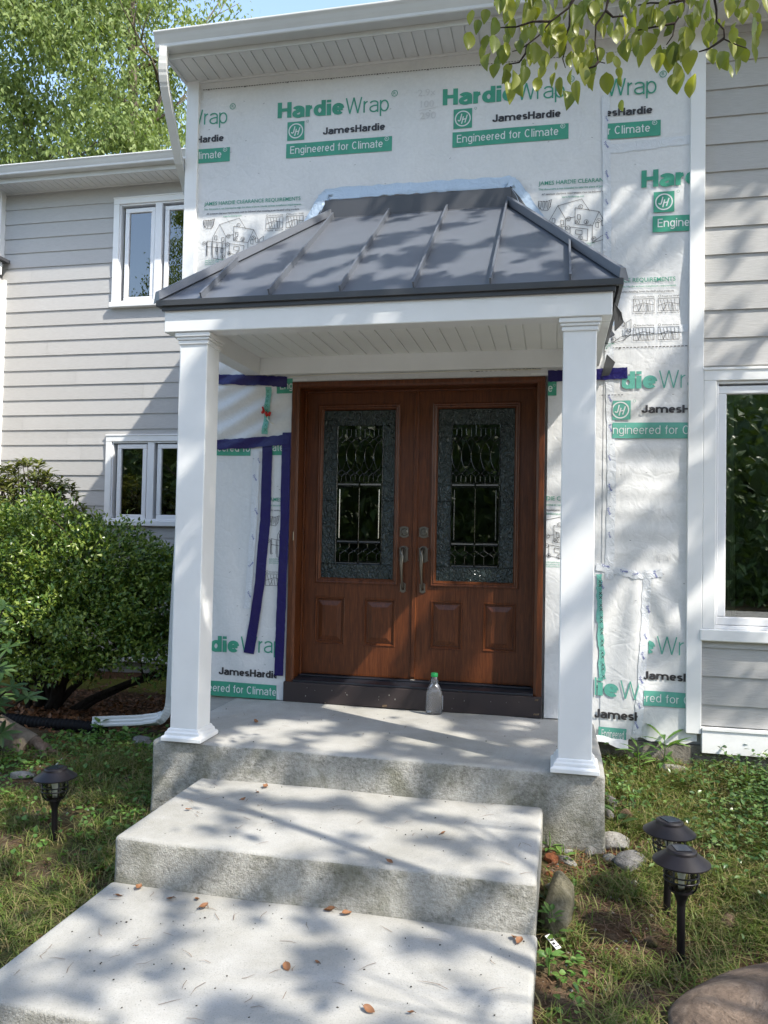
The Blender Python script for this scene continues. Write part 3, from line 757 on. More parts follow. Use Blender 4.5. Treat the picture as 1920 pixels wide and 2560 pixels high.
brand(right_wrap, 2.0, .444, (2.345, XR0, 0, .36), sl=0, g=PG, off=.009, thin=True, hardie=False, sq=None, jam=(.335, .80, -.158, .05), eng=(.07, 1.0, -.318, -.225), etx=(.125, .80, -.294, .05))
brand(main_wrap, 1.708, .185, (2.05, 2.315, .1, 9), sl=-.05, g=PG, thin=True, sq=None, jam=None, eng=None, off=.0075)
brand(main_wrap, 1.715, .172, (2.05, 2.31, -.12, .12), sl=-.05, g=PG, hardie=False, sq=None, jam=(.33, .80, -.145, .055), eng=(.36, .53, -.27, -.20), etx=(.38, .66, -.265, .05), off=.0075)
brand(main_wrap, -.835, .300, (XL0, -.07, .003, 9), sl=.03)
brand(main_wrap, -.62, 1.985, (XL0, -.30, 1.5, 1.79), sl=0, hardie=False, sq=None, jam=None, eng=(-.2, .6, -.29, -.19), etx=(-.09, .58, -.263, .053))
p = Print((XL0, -.062, 1.5, 1.80)); p.rect(-.145, -.05, 1.694, 1.79, G); p.letters('ate', -.138, -.058, 1.722, .053, WH, .135, .95, 0, .13); p.drape('printed_lettering', main_wrap)
p = Print((XL0, -.004, 1.9, 2.3)); p.rect(-.122, .0, 2.125, 2.228, G); p.letters('Eng', -.098, -.003, 2.155, .053, WH, .135, .95, 0, .13); p.drape('printed_lettering', main_wrap)
p = Print((1.735, 1.83, 1.9, 2.3)); p.rect(1.70, 1.79, 2.075, 2.165, G); p.letters('te', 1.715, 1.765, 2.10, .053, WH, .135, .95, 0, .13); p.ring(1.776, 2.142, .007, .0015, WH, 10); p.drape('printed_lettering', main_wrap)
p = Print((-9, 9, -9, 9)); p.letters('JamesHardie', 1.22, 1.67, 2.243, .045, K, .235, 1.0, 0, .075); p.drape('printed_lettering', main_wrap)

def clearance(parent, x, z, clip, off=.003, details=True):
    p = Print(clip); w_ = .727
    p.text('JAMES HARDIE CLEARANCE REQUIREMENTS', x, x+w_, z, .0255, G, .008, -.016)
    p.text('This document is not intended to take the place of James Hardie written installation requirements.', x, x+.735, z-.034, .0125, G, .006, -.016)
    p.text('All minimum clearance requirements must be followed when installing James Hardie\u00ae siding products.', x+.02, x+.72, z-.068, .0125, K, .006, -.016, .2)
    p.text('www.hardiewrap.com', x+.15, x+.29, z-.094, .012, G, .006, -.016)
    q = lambda a, b: (x+a, z-b); lw = .0028
    L = lambda *pts, c=False: p.line([q(*t) for t in pts], lw, K, c)
    for k in range(9): L((.0+.009*k, .105+.01*(k % 2)), (.006+.009*k, .165-.008*(k % 3)))
    L((0, .105), (.055, .112), (.085, .10), (.075, .15), (.06, .172), (.02, .165), (.0, .14), c=True)
    L((.075, .235), (.125, .145), (.175, .235)); L((.125, .145), (.275, .11), (.325, .19)); L((.075, .235), (.075, .385)); L((.175, .235), (.175, .41), (.075, .385))
    L((.235, .165), (.235, .27), (.345, .29), (.385, .20), (.235, .165)); L((.385, .20), (.425, .28), (.425, .38), (.345, .40), (.345, .29)); L((.175, .235), (.235, .225))
    L((.205, .29), (.205, .36), (.315, .385), (.315, .31), (.205, .29)); L((.24, .31), (.28, .318), (.28, .345), (.24, .337), c=True); L((.03, .26), (.17, .285)); L((.03, .26), (.03, .37)); L((.03, .30), (.17, .32))
    for k in range(4): L((.035+.04*k, .265+.008*k), (.037+.04*k, .37+.012*k)); L((.028+.04*k, .27), (.028+.04*k, .365))
    for a, b in ((.09, .225), (.145, .24), (.25, .21), (.365, .27), (.40, .26), (.10, .31), (.14, .32)): L((a, b), (a+.018, b+.004), (a+.018, b+.034), (a, b+.03), c=True)
    L((.345, .40), (.40, .36), (.46, .345), (.41, .385)); L((.46, .25), (.43, .27), (.44, .33), (.46, .33), (.46, .25))
    for t, a, b in (('L', .27, .16), ('C', .195, .235), ('B', .25, .26), ('J', .305, .262), ('A', .385, .258), ('K', .19, .295), ('H', .01, .275), ('G', .445, .325), ('I', .205, .36), ('D', .27, .365), ('F', .355, .375), ('E', .155, .38)):
        cx, cz = q(a, b); p.ring(cx, cz, .0135, .0026, K, 12); p.text(t, cx-.0055, cx+.0055, cz-.006, .012, K, .01)
    for k in range(3): p.text('James Hardie warranty does not cover product performance failures arising from', x+.02, x+.36-.02*k, z-.405-.014*k, .0095, G, .006)
    if details:
        for j, (a, b, t, u, v) in enumerate(((.475, .105, 'Horizontal Flashing', '1" Flashing', 'Minimum 1/4"'), (.625, .105, 'Roof to Wall', 'HZ5 - 2"', 'HZ10 - 1"'), (.475, .29, 'Kick-Out Flashing', '', ''), (.625, .29, 'Sheltered Areas', '', ''), (.0, .49, 'Ground to Siding', '', ''))):
            cx, cz = q(a+.008, b); p.ring(cx, cz, .0075, .002, K, 10); p.text(t, x+a+.022, x+a+.125, z-b-.005, .009, K, .006)
            L((a, b+.015), (a+.125, b+.015), (a+.125, b+.095), (a, b+.095), c=True)
            for k in range(5): L((a+.01+.022*k, b+.02), (a+.03+.018*k, b+.09))
            L((a, b+.06), (a+.06, b+.04), (a+.125, b+.055)); L((a+.03, b+.095), (a+.05, b+.05)); L((a+.09, b+.095), (a+.085, b+.045))
            if u: p.text(u, x+a-.005, x+a+.055, z-b-.112, .009, K, .006); p.text(v, x+a+.07, x+a+.13, z-b-.112, .009, K, .006)
    return p.drape('printed_diagram', parent, off)
clearance(main_wrap, -.704, 3.494, (XL0, 9, -9, 9)); clearance(main_wrap, 1.658, 3.461, (XL0, 2.105, -9, 9))
clearance(right_wrap, 1.786, 2.80, (2.09, XR0, -9, 9), .008); clearance(main_wrap, -.165, 1.372, (-.32, -.068, .2, 9)); clearance(main_wrap, 1.55, 1.40, (1.735, 1.90, .3, 9))
# dashed lap lines, seam tape and its small printed names
p = Print((XL0, 2.60, -9, 9))
x = -.735
while x < 2.6: p.rect(x, x+.013, 4.340-.0165*(x+.735), 4.3445-.0165*(x+.735), K); x += .0195
for xx in (-.7, -.42, -.1, .22, .55, .9, 1.25): p.text('x', xx, xx+.018, 4.334-.0165*(xx+.735), .016, K, .008)
p.drape('printed_dashes', main_wrap)
p = Print((2.06, 2.60, -9, 9)); x = 2.065
while x < 2.6: p.rect(x, x+.015, 2.369, 2.374, K); x += .022
p.text('x', 2.17, 2.187, 2.364, .016, K, .008); x = 2.05
while x < 2.2: p.rect(x, x+.013, 2.069, 2.073, K); x += .02
p.drape('printed_dashes', right_wrap, .006)
p = Print((XL0, 2.60, -.05, 4.36)); rs = random.Random(31)
for k in range(150):
    x, z = rs.uniform(-.75, 2.6), rs.uniform(.05, 4.3)
    if 0 < x < 1.74 and z < 2.3: continue
    t = rs.uniform(-.5, .5); p.line([(x, z), (x+.011*math.cos(t), z+.011*math.sin(t))], .0022, K)
st_ = p.drape('staples', main_wrap, .0085)
p = Print(); p.text('2.9x', .845, .965, 4.135, .045, K, 0, -.02); p.text('100', .865, .955, 4.055, .045, K, 0, -.02); p.line([(.85, 4.035), (.985, 4.05)], .003, K); p.text('290', .86, .97, 3.975, .045, K, 0, -.02); p.drape('pencil_notes', main_wrap, .003, ('pencil', 'pencil'))
p = Print(); p.text('122 1/4', 2.41, 2.50, 1.03, .035, K, 0, -.02); p.drape('pencil_notes', right_wrap, .009, ('pencil', 'pencil'))
def strip(name, mat, pts, w_, off, jitter=0, parent=house, label=None, n=16, crink=.0):
    """tape following points (x, z) on the wrap"""
    P = []
    for (a, b), (c, d) in zip(pts, pts[1:]): P += [(a+(c-a)*i/n, b+(d-b)*i/n) for i in range(n)]
    P.append(pts[-1]); r = random.Random(len(pts)+int(100*abs(pts[0][0]))); rows = []
    for i, (a, b) in enumerate(P):
        c, d = P[min(i+1, len(P)-1)]; e_, f_ = P[max(i-1, 0)]; L = math.hypot(c-e_, d-f_); nx, nz_ = -(d-f_)/L, (c-e_)/L
        row = []
        for k in range(5):
            t = (k/4-.5)*(w_+r.uniform(-jitter, jitter)*(k in (0, 4))); xx, zz = a+nx*t, b+nz_*t
            row.append((xx, -float(wr(xx, zz))-off-crink*abs(math.sin(3.1*i+1.7*k)), zz))
        rows.append(row)
    m = MB(); m.loft(rows, cap=False, closed=False); o = m.build(name, M[mat], parent, smooth=True)
    if label: o['label'] = label
    return o
strip('seam_tape', 'clear_tape', [(2.075, 4.02), (2.092, 3.4), (2.10, 2.75), (2.12, 2.2), (2.14, 1.5), (2.13, .9)], .052, .0055, .006, crink=.001, label='clear crinkled tape running down the wrap seam')
strip('seam_tape', 'clear_tape', [(2.10, 3.66), (2.595, 3.68)], .06, .0055, .008, crink=.0012)
strip('seam_tape', 'clear_tape', [(2.20, 2.47), (2.595, 2.485)], .045, .0055, .006, crink=.001)
strip('seam_tape', 'clear_tape', [(2.05, .98), (2.30, .93), (2.45, .95)], .05, .0055, .01, crink=.0012)
strip('seam_tape', 'clear_tape', [(2.36, .92), (2.345, .5), (2.31, -.06)], .05, .0055, .008, crink=.001)
strip('seam_tape', 'clear_tape', [(-.255, 1.73), (-.262, 1.2), (-.30, .62)], .05, .005, .006, crink=.002)
p = Print()
def tyvek(cx, cz, ang, s=.05):
    V, F = text_shape('Tyvek', .01); a, b = V[:, 0].min(), V[:, 0].max(); k = s/(b-a); c, n_ = math.cos(ang), math.sin(ang)
    V2 = (V-np.array([[(a+b)/2, CAP/2]]))*k
    p.add([(cx+u*c-v*n_, 0, cz+u*n_+v*c) for u, v in V2], F, BL)
for i, (a, b, g) in enumerate(((2.085, 3.86, -1.1), (2.085, 3.69, -1.), (2.09, 3.5, -1.2), (2.09, 3.32, -1.1), (2.095, 3.1, -1.2), (2.10, 2.93, -1.1), (2.13, 2.27, -.2), (2.125, 2.05, -1.1), (2.13, 1.86, -1.2), (2.125, 1.67, -1.2), (2.13, 1.48, -1.1), (2.125, 1.33, -1.2), (2.13, 1.18, -1.2), (2.11, .985, -.2), (2.22, .955, -.1), (2.29, .94, .3), (2.41, .94, -1.1), (2.37, .72, -1.2), (2.355, .55, -1.1), (2.34, .43, -1.2), (2.33, .28, -1.1), (2.32, .12, -1.2), (2.305, .0, -1.1), (2.09, .86, -1.2), (-.235, 1.655, -1.1), (-.26, 1.535, -1.), (-.245, 1.30, -1.1), (-.265, 1.12, -1.1), (-.275, .93, .8), (-.285, .72, -1.))): tyvek(a, b, g, .05 if i % 3 else .04)
p.drape('tape_lettering', main_wrap, .008)
strip('green_tape', 'green_tape', [(-.178, 2.17), (-.186, 2.0), (-.20, 1.84)], .042, .006, .003, crink=.001)
p = Print()
for k in range(9): p.text('X', -.196-.001*k, -.172-.001*k, 2.13-.034*k, .022, G, .02)

for k in range(26): p.text('X', 2.062+.0012*k, 2.084+.0012*k, .90-.025*k, .018, K if k % 3 else PG, .02)
p.drape('tape_lettering', main_wrap, .009)
strip('green_tape', 'green_tape', [(2.068, .93), (2.074, .7), (2.098, .27)], .036, .0045, .012, crink=.001)
BT = 'blue_tape'
strip('blue_tape', BT, [(-.62, 2.235), (-.3, 2.222), (-.042, 2.202)], .072, .010, .006, crink=.003, label='deep blue tape strip left of the door head')
strip('blue_tape', BT, [(-.62, 1.763), (-.3, 1.778), (-.005, 1.802)], .071, .013, .006, crink=.004, label='deep blue tape strip crossing the wrap at mid height')
strip('blue_tape', BT, [(-.175, 1.775), (-.178, 1.24), (-.205, .8), (-.275, .312)], .073, .010, .002, crink=.001, label='long slanting blue tape strip with a free lower end')
strip('blue_tape', BT, [(-.034, 1.85), (-.034, 1.2), (-.045, .6), (-.05, .172)], .066, .016, .003, crink=.002, label='blue tape strip running down beside the door frame')
strip('blue_tape', BT, [(1.735, 2.20), (2.0, 2.203), (2.228, 2.209)], .073, .010, .005, crink=.003, label='deep blue tape strip right of the door head')
# flashing tape round the porch roof
def band(name, mat, pts, w_, th, parent=house, y=-.02, label=None):
    m = MB()
    for (a, b), (c, d) in zip(pts, pts[1:]):
        L = math.hypot(c-a, d-b); nx, nz_ = -(d-b)/L*w_, (c-a)/L*w_
        m.extrude([(a, y, b), (c, y, d), (c+nx, y, d+nz_), (a+nx, y, b+nz_)], (0, -th, 0))
    return m.build(name, M[mat], parent, bevel=.002, seg=1)
strip('flashing_tape', 'foil_tape', [(-.40, 2.47), (.185, 3.47), (.23, 3.505), (1.46, 3.495), (1.50, 3.48), (2.12, 2.50)], .075, .011, .012, crink=.006, label='silvery crinkled tape sealing the porch roof flashing', n=28)
# doorbell wire with two red connectors
m = MB(); m.tube([(-.205, -.03, 2.005), (-.21, -.045, 1.985)], .010, 8); m.tube([(-.212, -.04, 2.03), (-.205, -.035, 2.005)], .007, 8); m.tube([(-.176, -.035, 1.965), (-.184, -.05, 1.99)], .011, 8); m.tube([(-.165, -.035, 1.965), (-.155, -.04, 1.992)], .010, 8)
wn = m.build('wire_connectors', M['red'], house, smooth=True); wn['label'] = 'red twist connectors on loose wires beside the door'
m = MB(); m.tube([(-.176, -.03, 1.965), (-.172, -.04, 1.94), (-.15, -.05, 1.92), (-.125, -.045, 1.905)], .004, 6); m.tube([(-.02, -.03, 2.238), (.3, -.028, 2.246), (.8, -.03, 2.240), (1.3, -.03, 2.247), (1.69, -.03, 2.243)], .004, 6)
m.build('loose_wire', M['wire'], house, smooth=True)
# ------------------------------------------------------------------ entrance doors
DY = .12
fr = MB()
fr.extrude([(-.0, -.03, 0.135), (.035, -.03, .135), (.052, -.018, .135), (.052, .17, .135), (-.0, .17, .135)], (0, 0, 2.065))
fr.extrude([(1.72, -.03, .135), (1.686, -.03, .135), (1.668, -.018, .135), (1.668, .17, .135), (1.72, .17, .135)], (0, 0, 2.065))
fr.extrude([(0, -.031, 2.20), (0, -.031, 2.172), (0, -.018, 2.158), (0, .17, 2.158), (0, .17, 2.20)], (1.72, 0, 0))
fr.box(.0525, .066, .095, .17, .165, 2.157); fr.box(1.654, 1.6675, .095, .17, .165, 2.157); fr.box(.0665, 1.6535, .0952, .17, 2.145, 2.1575)
frame = fr.build('door_frame', M['wood'], house, bevel=.003)
bx('kick_board', M['board'], (-.012, 1.724, -.042, .02, .004, .137), parent=frame)
m = MB(); m.extrude([(.053, -.035, .1375), (.053, -.035, .152), (.053, .02, .160), (.053, .115, .172), (.053, .17, .172), (.053, .17, .1375)], (1.614, 0, 0)); m.box(.066, 1.654, .055, .075, .165, .176)
m.build('threshold', M['black'], frame, bevel=.003)
m = MB()   # chipped paint on the board, bare wood and dents
r_ = random.Random(4)
for x, z, w_, h_ in ((.70, .018, .034, .016), (.29, .012, .012, .008), (1.69, .118, .026, .012), (1.69, .028, .04, .014), (1.20, .142, .03, .002)):
    m.poly([(x-w_/2, -.0435, z-h_/2), (x+w_/2*.8, -.0435, z-h_/2*.8), (x+w_/2, -.0435, z+h_/2), (x-w_/2*.7, -.0435, z+h_/2*.7)], 0)
for x, z in ((.16, .105), (.215, .09), (.335, .098), (.43, .088), (.66, .055), (.66, .075), (.77, .065), (.73, .09), (.15, .05), (1.16, .095), (1.23, .085), (1.4, .09), (1.5, .09), (1.58, .098), (1.15, .03), (.44, .075)):
    s = r_.uniform(.003, .006); m.poly([(x-s*.6, -.0435, z-s), (x+s*.7, -.0435, z-s*.6), (x+s*.5, -.0435, z+s), (x-s*.5, -.0435, z+s*.7)], 1)
m.build('paint_chips', [M['tan_stone'], M['pale']], frame)
bx('strike_box', M['pewter'], (.028, .036, -.034, -.028, 1.10, 1.165), parent=frame)

def door_leaf(x0, x1, mold, glass_, panels, cp, label):
    mx0, mx1, mz0, mz1 = mold; zb, zt = .176, 2.146
    m = MB(); holes = [(mx0, mx1, mz0, mz1)]+[(a, b, .386, .712) for a, b in panels]
    panel(m, x0, x1, zb, zt, DY, holes)
    m.poly([(x0, DY, zb), (x0, DY+.045, zb), (x0, DY+.045, zt), (x0, DY, zt)]); m.poly([(x1, DY, zb), (x1, DY+.045, zb), (x1, DY+.045, zt), (x1, DY, zt)])
    m.poly([(x0, DY, zb), (x1, DY, zb), (x1, DY+.045, zb), (x0, DY+.045, zb)])
    panel(m, x0, x1, zb, zt, DY+.045, holes[:1])
    leaf = m.build('door', M['wood'], house); leaf['label'] = label
    def rectring(a, b, c, d, i, y): return [(a+i, y, c+i), (b-i, y, c+i), (b-i, y, d-i), (a+i, y, d-i)]
    def ringloft(mm, a, b, c, d, prof, cap=False):
        rr = [rectring(a, b, c, d, i, y) for i, y in prof]; mm.loft(rr, cap=False)
        if cap: mm.poly(rr[-1])
    m = MB(); ringloft(m, mx0, mx1, mz0, mz1, [(0, DY+.001), (0, DY-.010), (.008, DY-.014), (.016, DY-.010), (.022, DY-.013), (.03, DY-.008), (.038, DY+.004), (.038, DY+.02)])
    m.build('glass_moulding', M['wood'], leaf)
    for a, b in panels:
        m = MB(); ringloft(m, a, b, .386, .712, [(0, DY-.0005), (.004, DY-.005), (.010, DY-.004), (.016, DY+.009), (.024, DY+.010), (.026, DY+.006), (.058, DY-.004), (.061, DY-.004)], True)
        m.build('raised_panel', M['wood'], leaf)
    gx0, gx1, gz0, gz1 = glass_; cx0, cx1, cz0, cz1 = cp
    m = MB(); panel(m, gx0, gx1, gz0, gz1, DY+.008, [cp]); m.build('textured_glass', M['rain_glass'], leaf)
    m = MB(); m.poly([(cx0, DY+.0085, cz0), (cx1, DY+.0085, cz0), (cx1, DY+.0085, cz1), (cx0, DY+.0085, cz1)]); m.build('centre_pane', M['door_glass'], leaf)
    m = MB(); W_, H_ = cx1-cx0, cz1-cz0; yb = DY+.006
    def bar(a, b, c, d, w_=.0055, mat=0):
        L = math.hypot(c-a, d-b); nx, nz_ = -(d-b)/L*w_/2, (c-a)/L*w_/2
        m.extrude([(a-nx, yb, b-nz_), (c-nx, yb, d-nz_), (c, yb-.004, d), (a, yb-.004, b)], (0, .0012, 0), mat); m.extrude([(a, yb-.004, b), (c, yb-.004, d), (c+nx, yb, d+nz_), (a+nx, yb, b+nz_)], (0, .0012, 0), mat)
    def poly_(pts, w_=.0055, mat=0):
        for (a, b), (c, d) in zip(pts, pts[1:]): bar(a, b, c, d, w_, mat)
    bar(gx0, cz0, gx1, cz0, .003); bar(gx0, cz1, gx1, cz1, .003); bar(cx0, gz0, cx0, gz1, .003) if False else None
    bar(cx0, cz0, cx0, cz1, .006); bar(cx1, cz0, cx1, cz1, .006); bar(gx0, (cz0+cz1)/2-.04, cx0, (cz0+cz1)/2-.04, .003); bar(cx1, (cz0+cz1)/2-.04, gx1, (cz0+cz1)/2-.04, .003)
    zz = lambda z: 1.15+(z-1.15)*1.0231
    xm = (cx0+cx1)/2
    bar(xm, cz0, xm, zz(1.47), .004); bar(xm, zz(1.87), xm, cz1, .005)
    for z, w_ in ((zz(1.872), .005), (zz(1.512), .005), (zz(1.478), .005), (zz(1.116), .005), (zz(1.092), .005), (zz(.968), .005)): bar(cx0, z, cx1, z, w_*.8)
    for z, w_ in ((zz(1.495), .014), (zz(1.104), .012), (zz(.957), .010)):
        for a, b in ((cx0+.008, xm-.006), (xm+.006, cx1-.008)): bar(a, z, b, z, w_, 1)
    bar(cx0+.022, zz(1.128), cx0+.022, zz(1.46), .008, 1); bar(cx1-.022, zz(1.128), cx1-.022, zz(1.46), .008, 1)
    n = 5; st = W_/n
    zo0, zo1 = zz(1.60), zz(1.775)
    for i in range(n):
        c = cx0+(i+.5)*st
        for sgn in (-1, 1): poly_([(c+sgn*st*.5*math.sin(math.pi*k/12)**.9, zo0-.012+(zo1-zo0+.024)*k/12) for k in range(13)], .0042)
    for i in range(n):
        c = cx0+(i+.5)*st
        for zc, hh in ((zz(1.803), .024), (zz(1.572), .024)):
            poly_([(c-st*.42, zc), (c, zc+hh), (c+st*.42, zc), (c, zc-hh), (c-st*.42, zc)], .0065, 1 if zc < zz(1.6) else 0)
        bar(c, zz(1.803)+.024, c, zz(1.872), .005); bar(c, zz(1.572)-.024, c, zz(1.512), .005)
        zc = zz(1.04); poly_([(c-st*.46, zc), (c, zc+.022), (c+st*.46, zc), (c, zc-.022), (c-st*.46, zc)], .005)
        bar(c, zc+.022, c, zz(1.092), .005); bar(c, zc-.022, c, zz(.968), .005)
        if i: bar(cx0+i*st, zz(1.803), cx0+i*st, zz(1.872), .004); bar(cx0+i*st, zz(1.572), cx0+i*st, zz(1.512), .005)
    m.build('caming', [M['came'], M['came']], leaf)
    return leaf
zs = (.810, 2.061)
d1 = door_leaf(.067, .842, (.151, .742, *zs), (.186, .709, .843, 2.018), ((.152, .370), (.506, .729)), (.291, .618, .9454, 1.913), 'left leaf of the wooden double door')
d2 = door_leaf(.872, 1.653, (.966, 1.560, *zs), (1.001, 1.527, .843, 2.018), ((.972, 1.189), (1.326, 1.546)), (1.098, 1.425, .9454, 1.913), 'right leaf of the wooden double door')
m = MB(); m.box(.8425, .8715, DY-.002, DY+.044, .176, 2.146); m.extrude([(.838, DY-.0005, .19), (.843, DY-.012, .19), (.868, DY-.012, .19), (.874, DY-.0005, .19)], (0, 0, 1.955))
m.build('astragal', M['wood'], d1, bevel=.002)
bx('astragal_foot', M['pale'], (.842, .874, DY-.03, DY-.013, .168, .176), parent=d1)
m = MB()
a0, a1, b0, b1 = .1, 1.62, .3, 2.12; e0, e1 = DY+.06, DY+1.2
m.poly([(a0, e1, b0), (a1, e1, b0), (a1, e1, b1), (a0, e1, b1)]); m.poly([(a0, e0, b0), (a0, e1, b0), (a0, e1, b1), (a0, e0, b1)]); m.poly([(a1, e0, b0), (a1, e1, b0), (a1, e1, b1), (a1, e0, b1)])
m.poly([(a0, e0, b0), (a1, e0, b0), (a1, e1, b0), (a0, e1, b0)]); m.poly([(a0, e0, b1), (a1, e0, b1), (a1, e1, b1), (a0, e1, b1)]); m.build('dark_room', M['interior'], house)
def ornate(cx, cz, w_, h_, y, t, m):
    """plate with scalloped top and bottom and small horned corners"""
    p = []
    for sx, sz in ((-1, 1), (1, 1)): pass
    top = [(-w_*.56, h_*.42), (-w_*.44, h_*.37)]+[(w_*.40*math.cos(math.pi*(1-k/8)), h_*.36+h_*.15*math.sin(math.pi*k/8)) for k in range(9)]+[(w_*.44, h_*.37), (w_*.56, h_*.42)]
    side = [(w_*.46, h_*.30), (w_*.46, -h_*.30)]
    pts = top+side+[(x, -z) for x, z in reversed(top)]+[(-w_*.46, -h_*.30), (-w_*.46, h_*.30)]
    m.extrude([(cx+x, y, cz+z) for x, z in pts], (0, -t, 0))
for leaf, hx in ((d1, .781), (d2, .917)):
    m = MB(); ornate(hx, 1.1755, .066, .078, DY-.0005, .006, m)
    db = m.build('deadbolt', M['pewter'], leaf, bevel=.0015)
    m = MB(); C = 24
    prof = [(.026, -.0065), (.026, -.012), (.022, -.016), (.019, -.016), (.017, -.010), (.009, -.010), (.008, -.014), (.0001, -.014)]
    m.loft([[(hx+r*math.cos(2*math.pi*i/C), DY+q, 1.1755+r*math.sin(2*math.pi*i/C)) for i in range(C)] for r, q in prof]); m.box(hx-.0012, hx+.0012, DY-.0148, DY-.0138, 1.170, 1.181)
    m.build('lock_cylinder', M['pewter'], db, smooth=True, angle=40)
    m = MB(); ornate(hx, 1.024, .064, .112, DY-.0005, .007, m); ornate(hx-.002, .795, .042, .068, DY-.0005, .006, m)
    hd = m.build('door_handle', M['pewter'], leaf, bevel=.0015)
    m = MB()
    m.tube([(hx-.004, DY-.006, 1.062), (hx-.004, DY-.030, 1.058), (hx-.005, DY-.048, 1.040), (hx-.006, DY-.056, 1.01), (hx-.006, DY-.058, .96), (hx-.005, DY-.054, .90), (hx-.003, DY-.046, .85), (hx-.002, DY-.030, .80), (hx-.002, DY-.008, .785)], [.013, .014, .015, .013, .0125, .0105, .0085, .0075, .009], 10)
    m.tube([(hx-.003, DY-.007, 1.045), (hx-.003, DY-.05, 1.052)], [.010, .008], 8)
    m.build('grip', M['pewter'], hd, smooth=True)

# ------------------------------------------------------------------ entrance porch
porch = thing('porch', (.85, -.6, 0), 'white two column entrance porch with a dark standing seam hip roof over the door', 'porch')
ey, eL, eR, ez, tL, tR, tz = -1.226, -.385, 2.10, 2.425, .237, 1.470, 3.335
B = [(eL, ey, ez), (eR, ey, ez), (tR, -.03, tz), (tL, -.03, tz)]
m = MB(); m.extrude(B, (0, .012, -.02))
m.extrude([(eR, ey, ez), (eR, -.012, ez), (tR, -.03, tz)], (-.02, 0, -.012)); m.extrude([(eL, ey, ez), (eL, -.012, ez), (tL, -.03, tz)], (.02, 0, -.012))
roof = m.build('metal_roof', M['metal'], porch)
def on_front(x, t): return Vector((x, ey+(-.03-ey)*t, ez+(tz-ez)*t))
nrm = (Vector(B[1])-Vector(B[0])).cross(Vector(B[3])-Vector(B[0])).normalized()
for x in (-.121, .273, .669, 1.062, 1.457, 1.851):
    t1 = 1.0
    if x < tL: t1 = (x-eL)/(tL-eL)
    if x > tR: t1 = (eR-x)/(eR-tR)
    a, b = on_front(x, .003), on_front(x, min(t1, .995)); m = MB(); h = .031
    P = [a, a+nrm*h, b+nrm*h, b]
    m.extrude([p-Vector((.004, 0, 0)) for p in P], (.008, 0, 0)); m.extrude([a+nrm*h-Vector((.0055, 0, 0)), a+nrm*(h+.006)-Vector((.0055, 0, 0)), b+nrm*(h+.006)-Vector((.0055, 0, 0)), b+nrm*h-Vector((.0055, 0, 0))], (.011, 0, 0))
    m.build('standing_seam', M['metal'], roof)
for s, e_, t_ in ((-1, B[0], B[3]), (1, B[1], B[2])):
    a, b = Vector(e_), Vector(t_); d = (b-a).normalized(); side = Vector((s*1, -.25, .55)).normalized(); up = Vector((0, 0, 1))
    m = MB(); a2 = a-d*.012
    sec = [a2+Vector((-s*.022, .0, .012)), a2+Vector((-s*.016, .0, .062)), a2+Vector((s*.012, .014, .062)), a2+Vector((s*.030, .03, -.002))]
    m.loft([sec, [p+(b-a2) for p in sec]]); m.build('hip_cap', M['metal'], roof, bevel=.002, seg=1)
m = MB()
for (xa, ya), (xb, yb) in (((eL-.006, ey-.006), (eR+.006, ey-.006)),): m.box(xa, xb, ya, ya+.02, ez-.028, ez+.006)
m.box(eR-.014, eR+.006, ey+.015, -.012, ez-.028, ez+.004); m.box(eL-.006, eL+.014, ey+.015, -.012, ez-.028, ez+.004)
m.box(eL+.022, eR-.030, ey+.010, ey+.024, ez-.052, ez-.006); m.box(eR-.05, eR-.030, ey+.0465, -.012, ez-.050, ez-.006); m.box(eL+.022, eL+.042, ey+.0465, -.012, ez-.050, ez-.006)
m.build('drip_edge', M['metal_dark'], roof, bevel=.002, seg=1)
m = MB()
m.extrude([(tL-.03, -.012, tz-.01), (tR+.012, -.012, tz-.01), (tR+.012, -.012, tz+.122), (tL-.03, -.012, tz+.125)], (0, -.018, 0))
m.extrude([(tL+.01, -.03, tz+.0), (tR-.01, -.03, tz+.0), (tR-.01, -.05, tz-.012), (tL+.01, -.05, tz-.012)], (0, 0, -.006))
for s, xe, xt in ((1, eR, tR), (-1, eL, tL)):
    m.extrude([(xt+s*.0125, -.013, tz), (xe+s*.0, -.013, ez+.0), (xe+s*.05, -.013, ez+.03), (xt+s*.07, -.013, tz+.05), (xt+s*.0125, -.013, tz+.12)], (0, -.014, 0))
m.build('wall_flashing', M['flash'], porch, bevel=.002, seg=1)
m = MB(); m.extrude([(2.075, -1.0, 2.38), (2.115, -.95, 2.34), (2.13, -.9, 2.30), (2.085, -.92, 2.25)], (.004, .01, 0)); m.build('bent_flashing', M['metal_dark'], porch); m = MB()
m.extrude([(2.07, -.03, 2.19), (2.115, -.05, 2.19), (2.15, -.06, 2.27), (2.10, -.03, 2.33)], (.0, .004, .003))
mm = m.build('bent_flashing', M['metal_dark'], porch); mm['label'] = 'loose bent flashing end hanging at the right eave'
ct, cb = 2.396, 2.257
by0, by1 = -1.20, -1.085
bx('front_beam', M['white'], (-.352, 2.056, by0, by1, cb, ct), parent=porch, bevel=.004)
bx('side_beam', M['white'], (-.350, -.235, by1+.001, -.018, cb-.002, ct-.002), parent=porch, bevel=.003)
bx('side_beam', M['white'], (1.940, 2.054, by1+.001, -.018, cb-.002, ct-.002), parent=porch, bevel=.003)
bx('back_beam', M['white'], (-.234, 1.939, -.05, -.018, cb-.004, ct-.003), parent=porch, bevel=.003)
m = MB(); x = -.234
while x < 1.939: m.box(x, min(x+.0905, 1.939), by1+.001, -.051, 2.369, 2.38); x += .0965
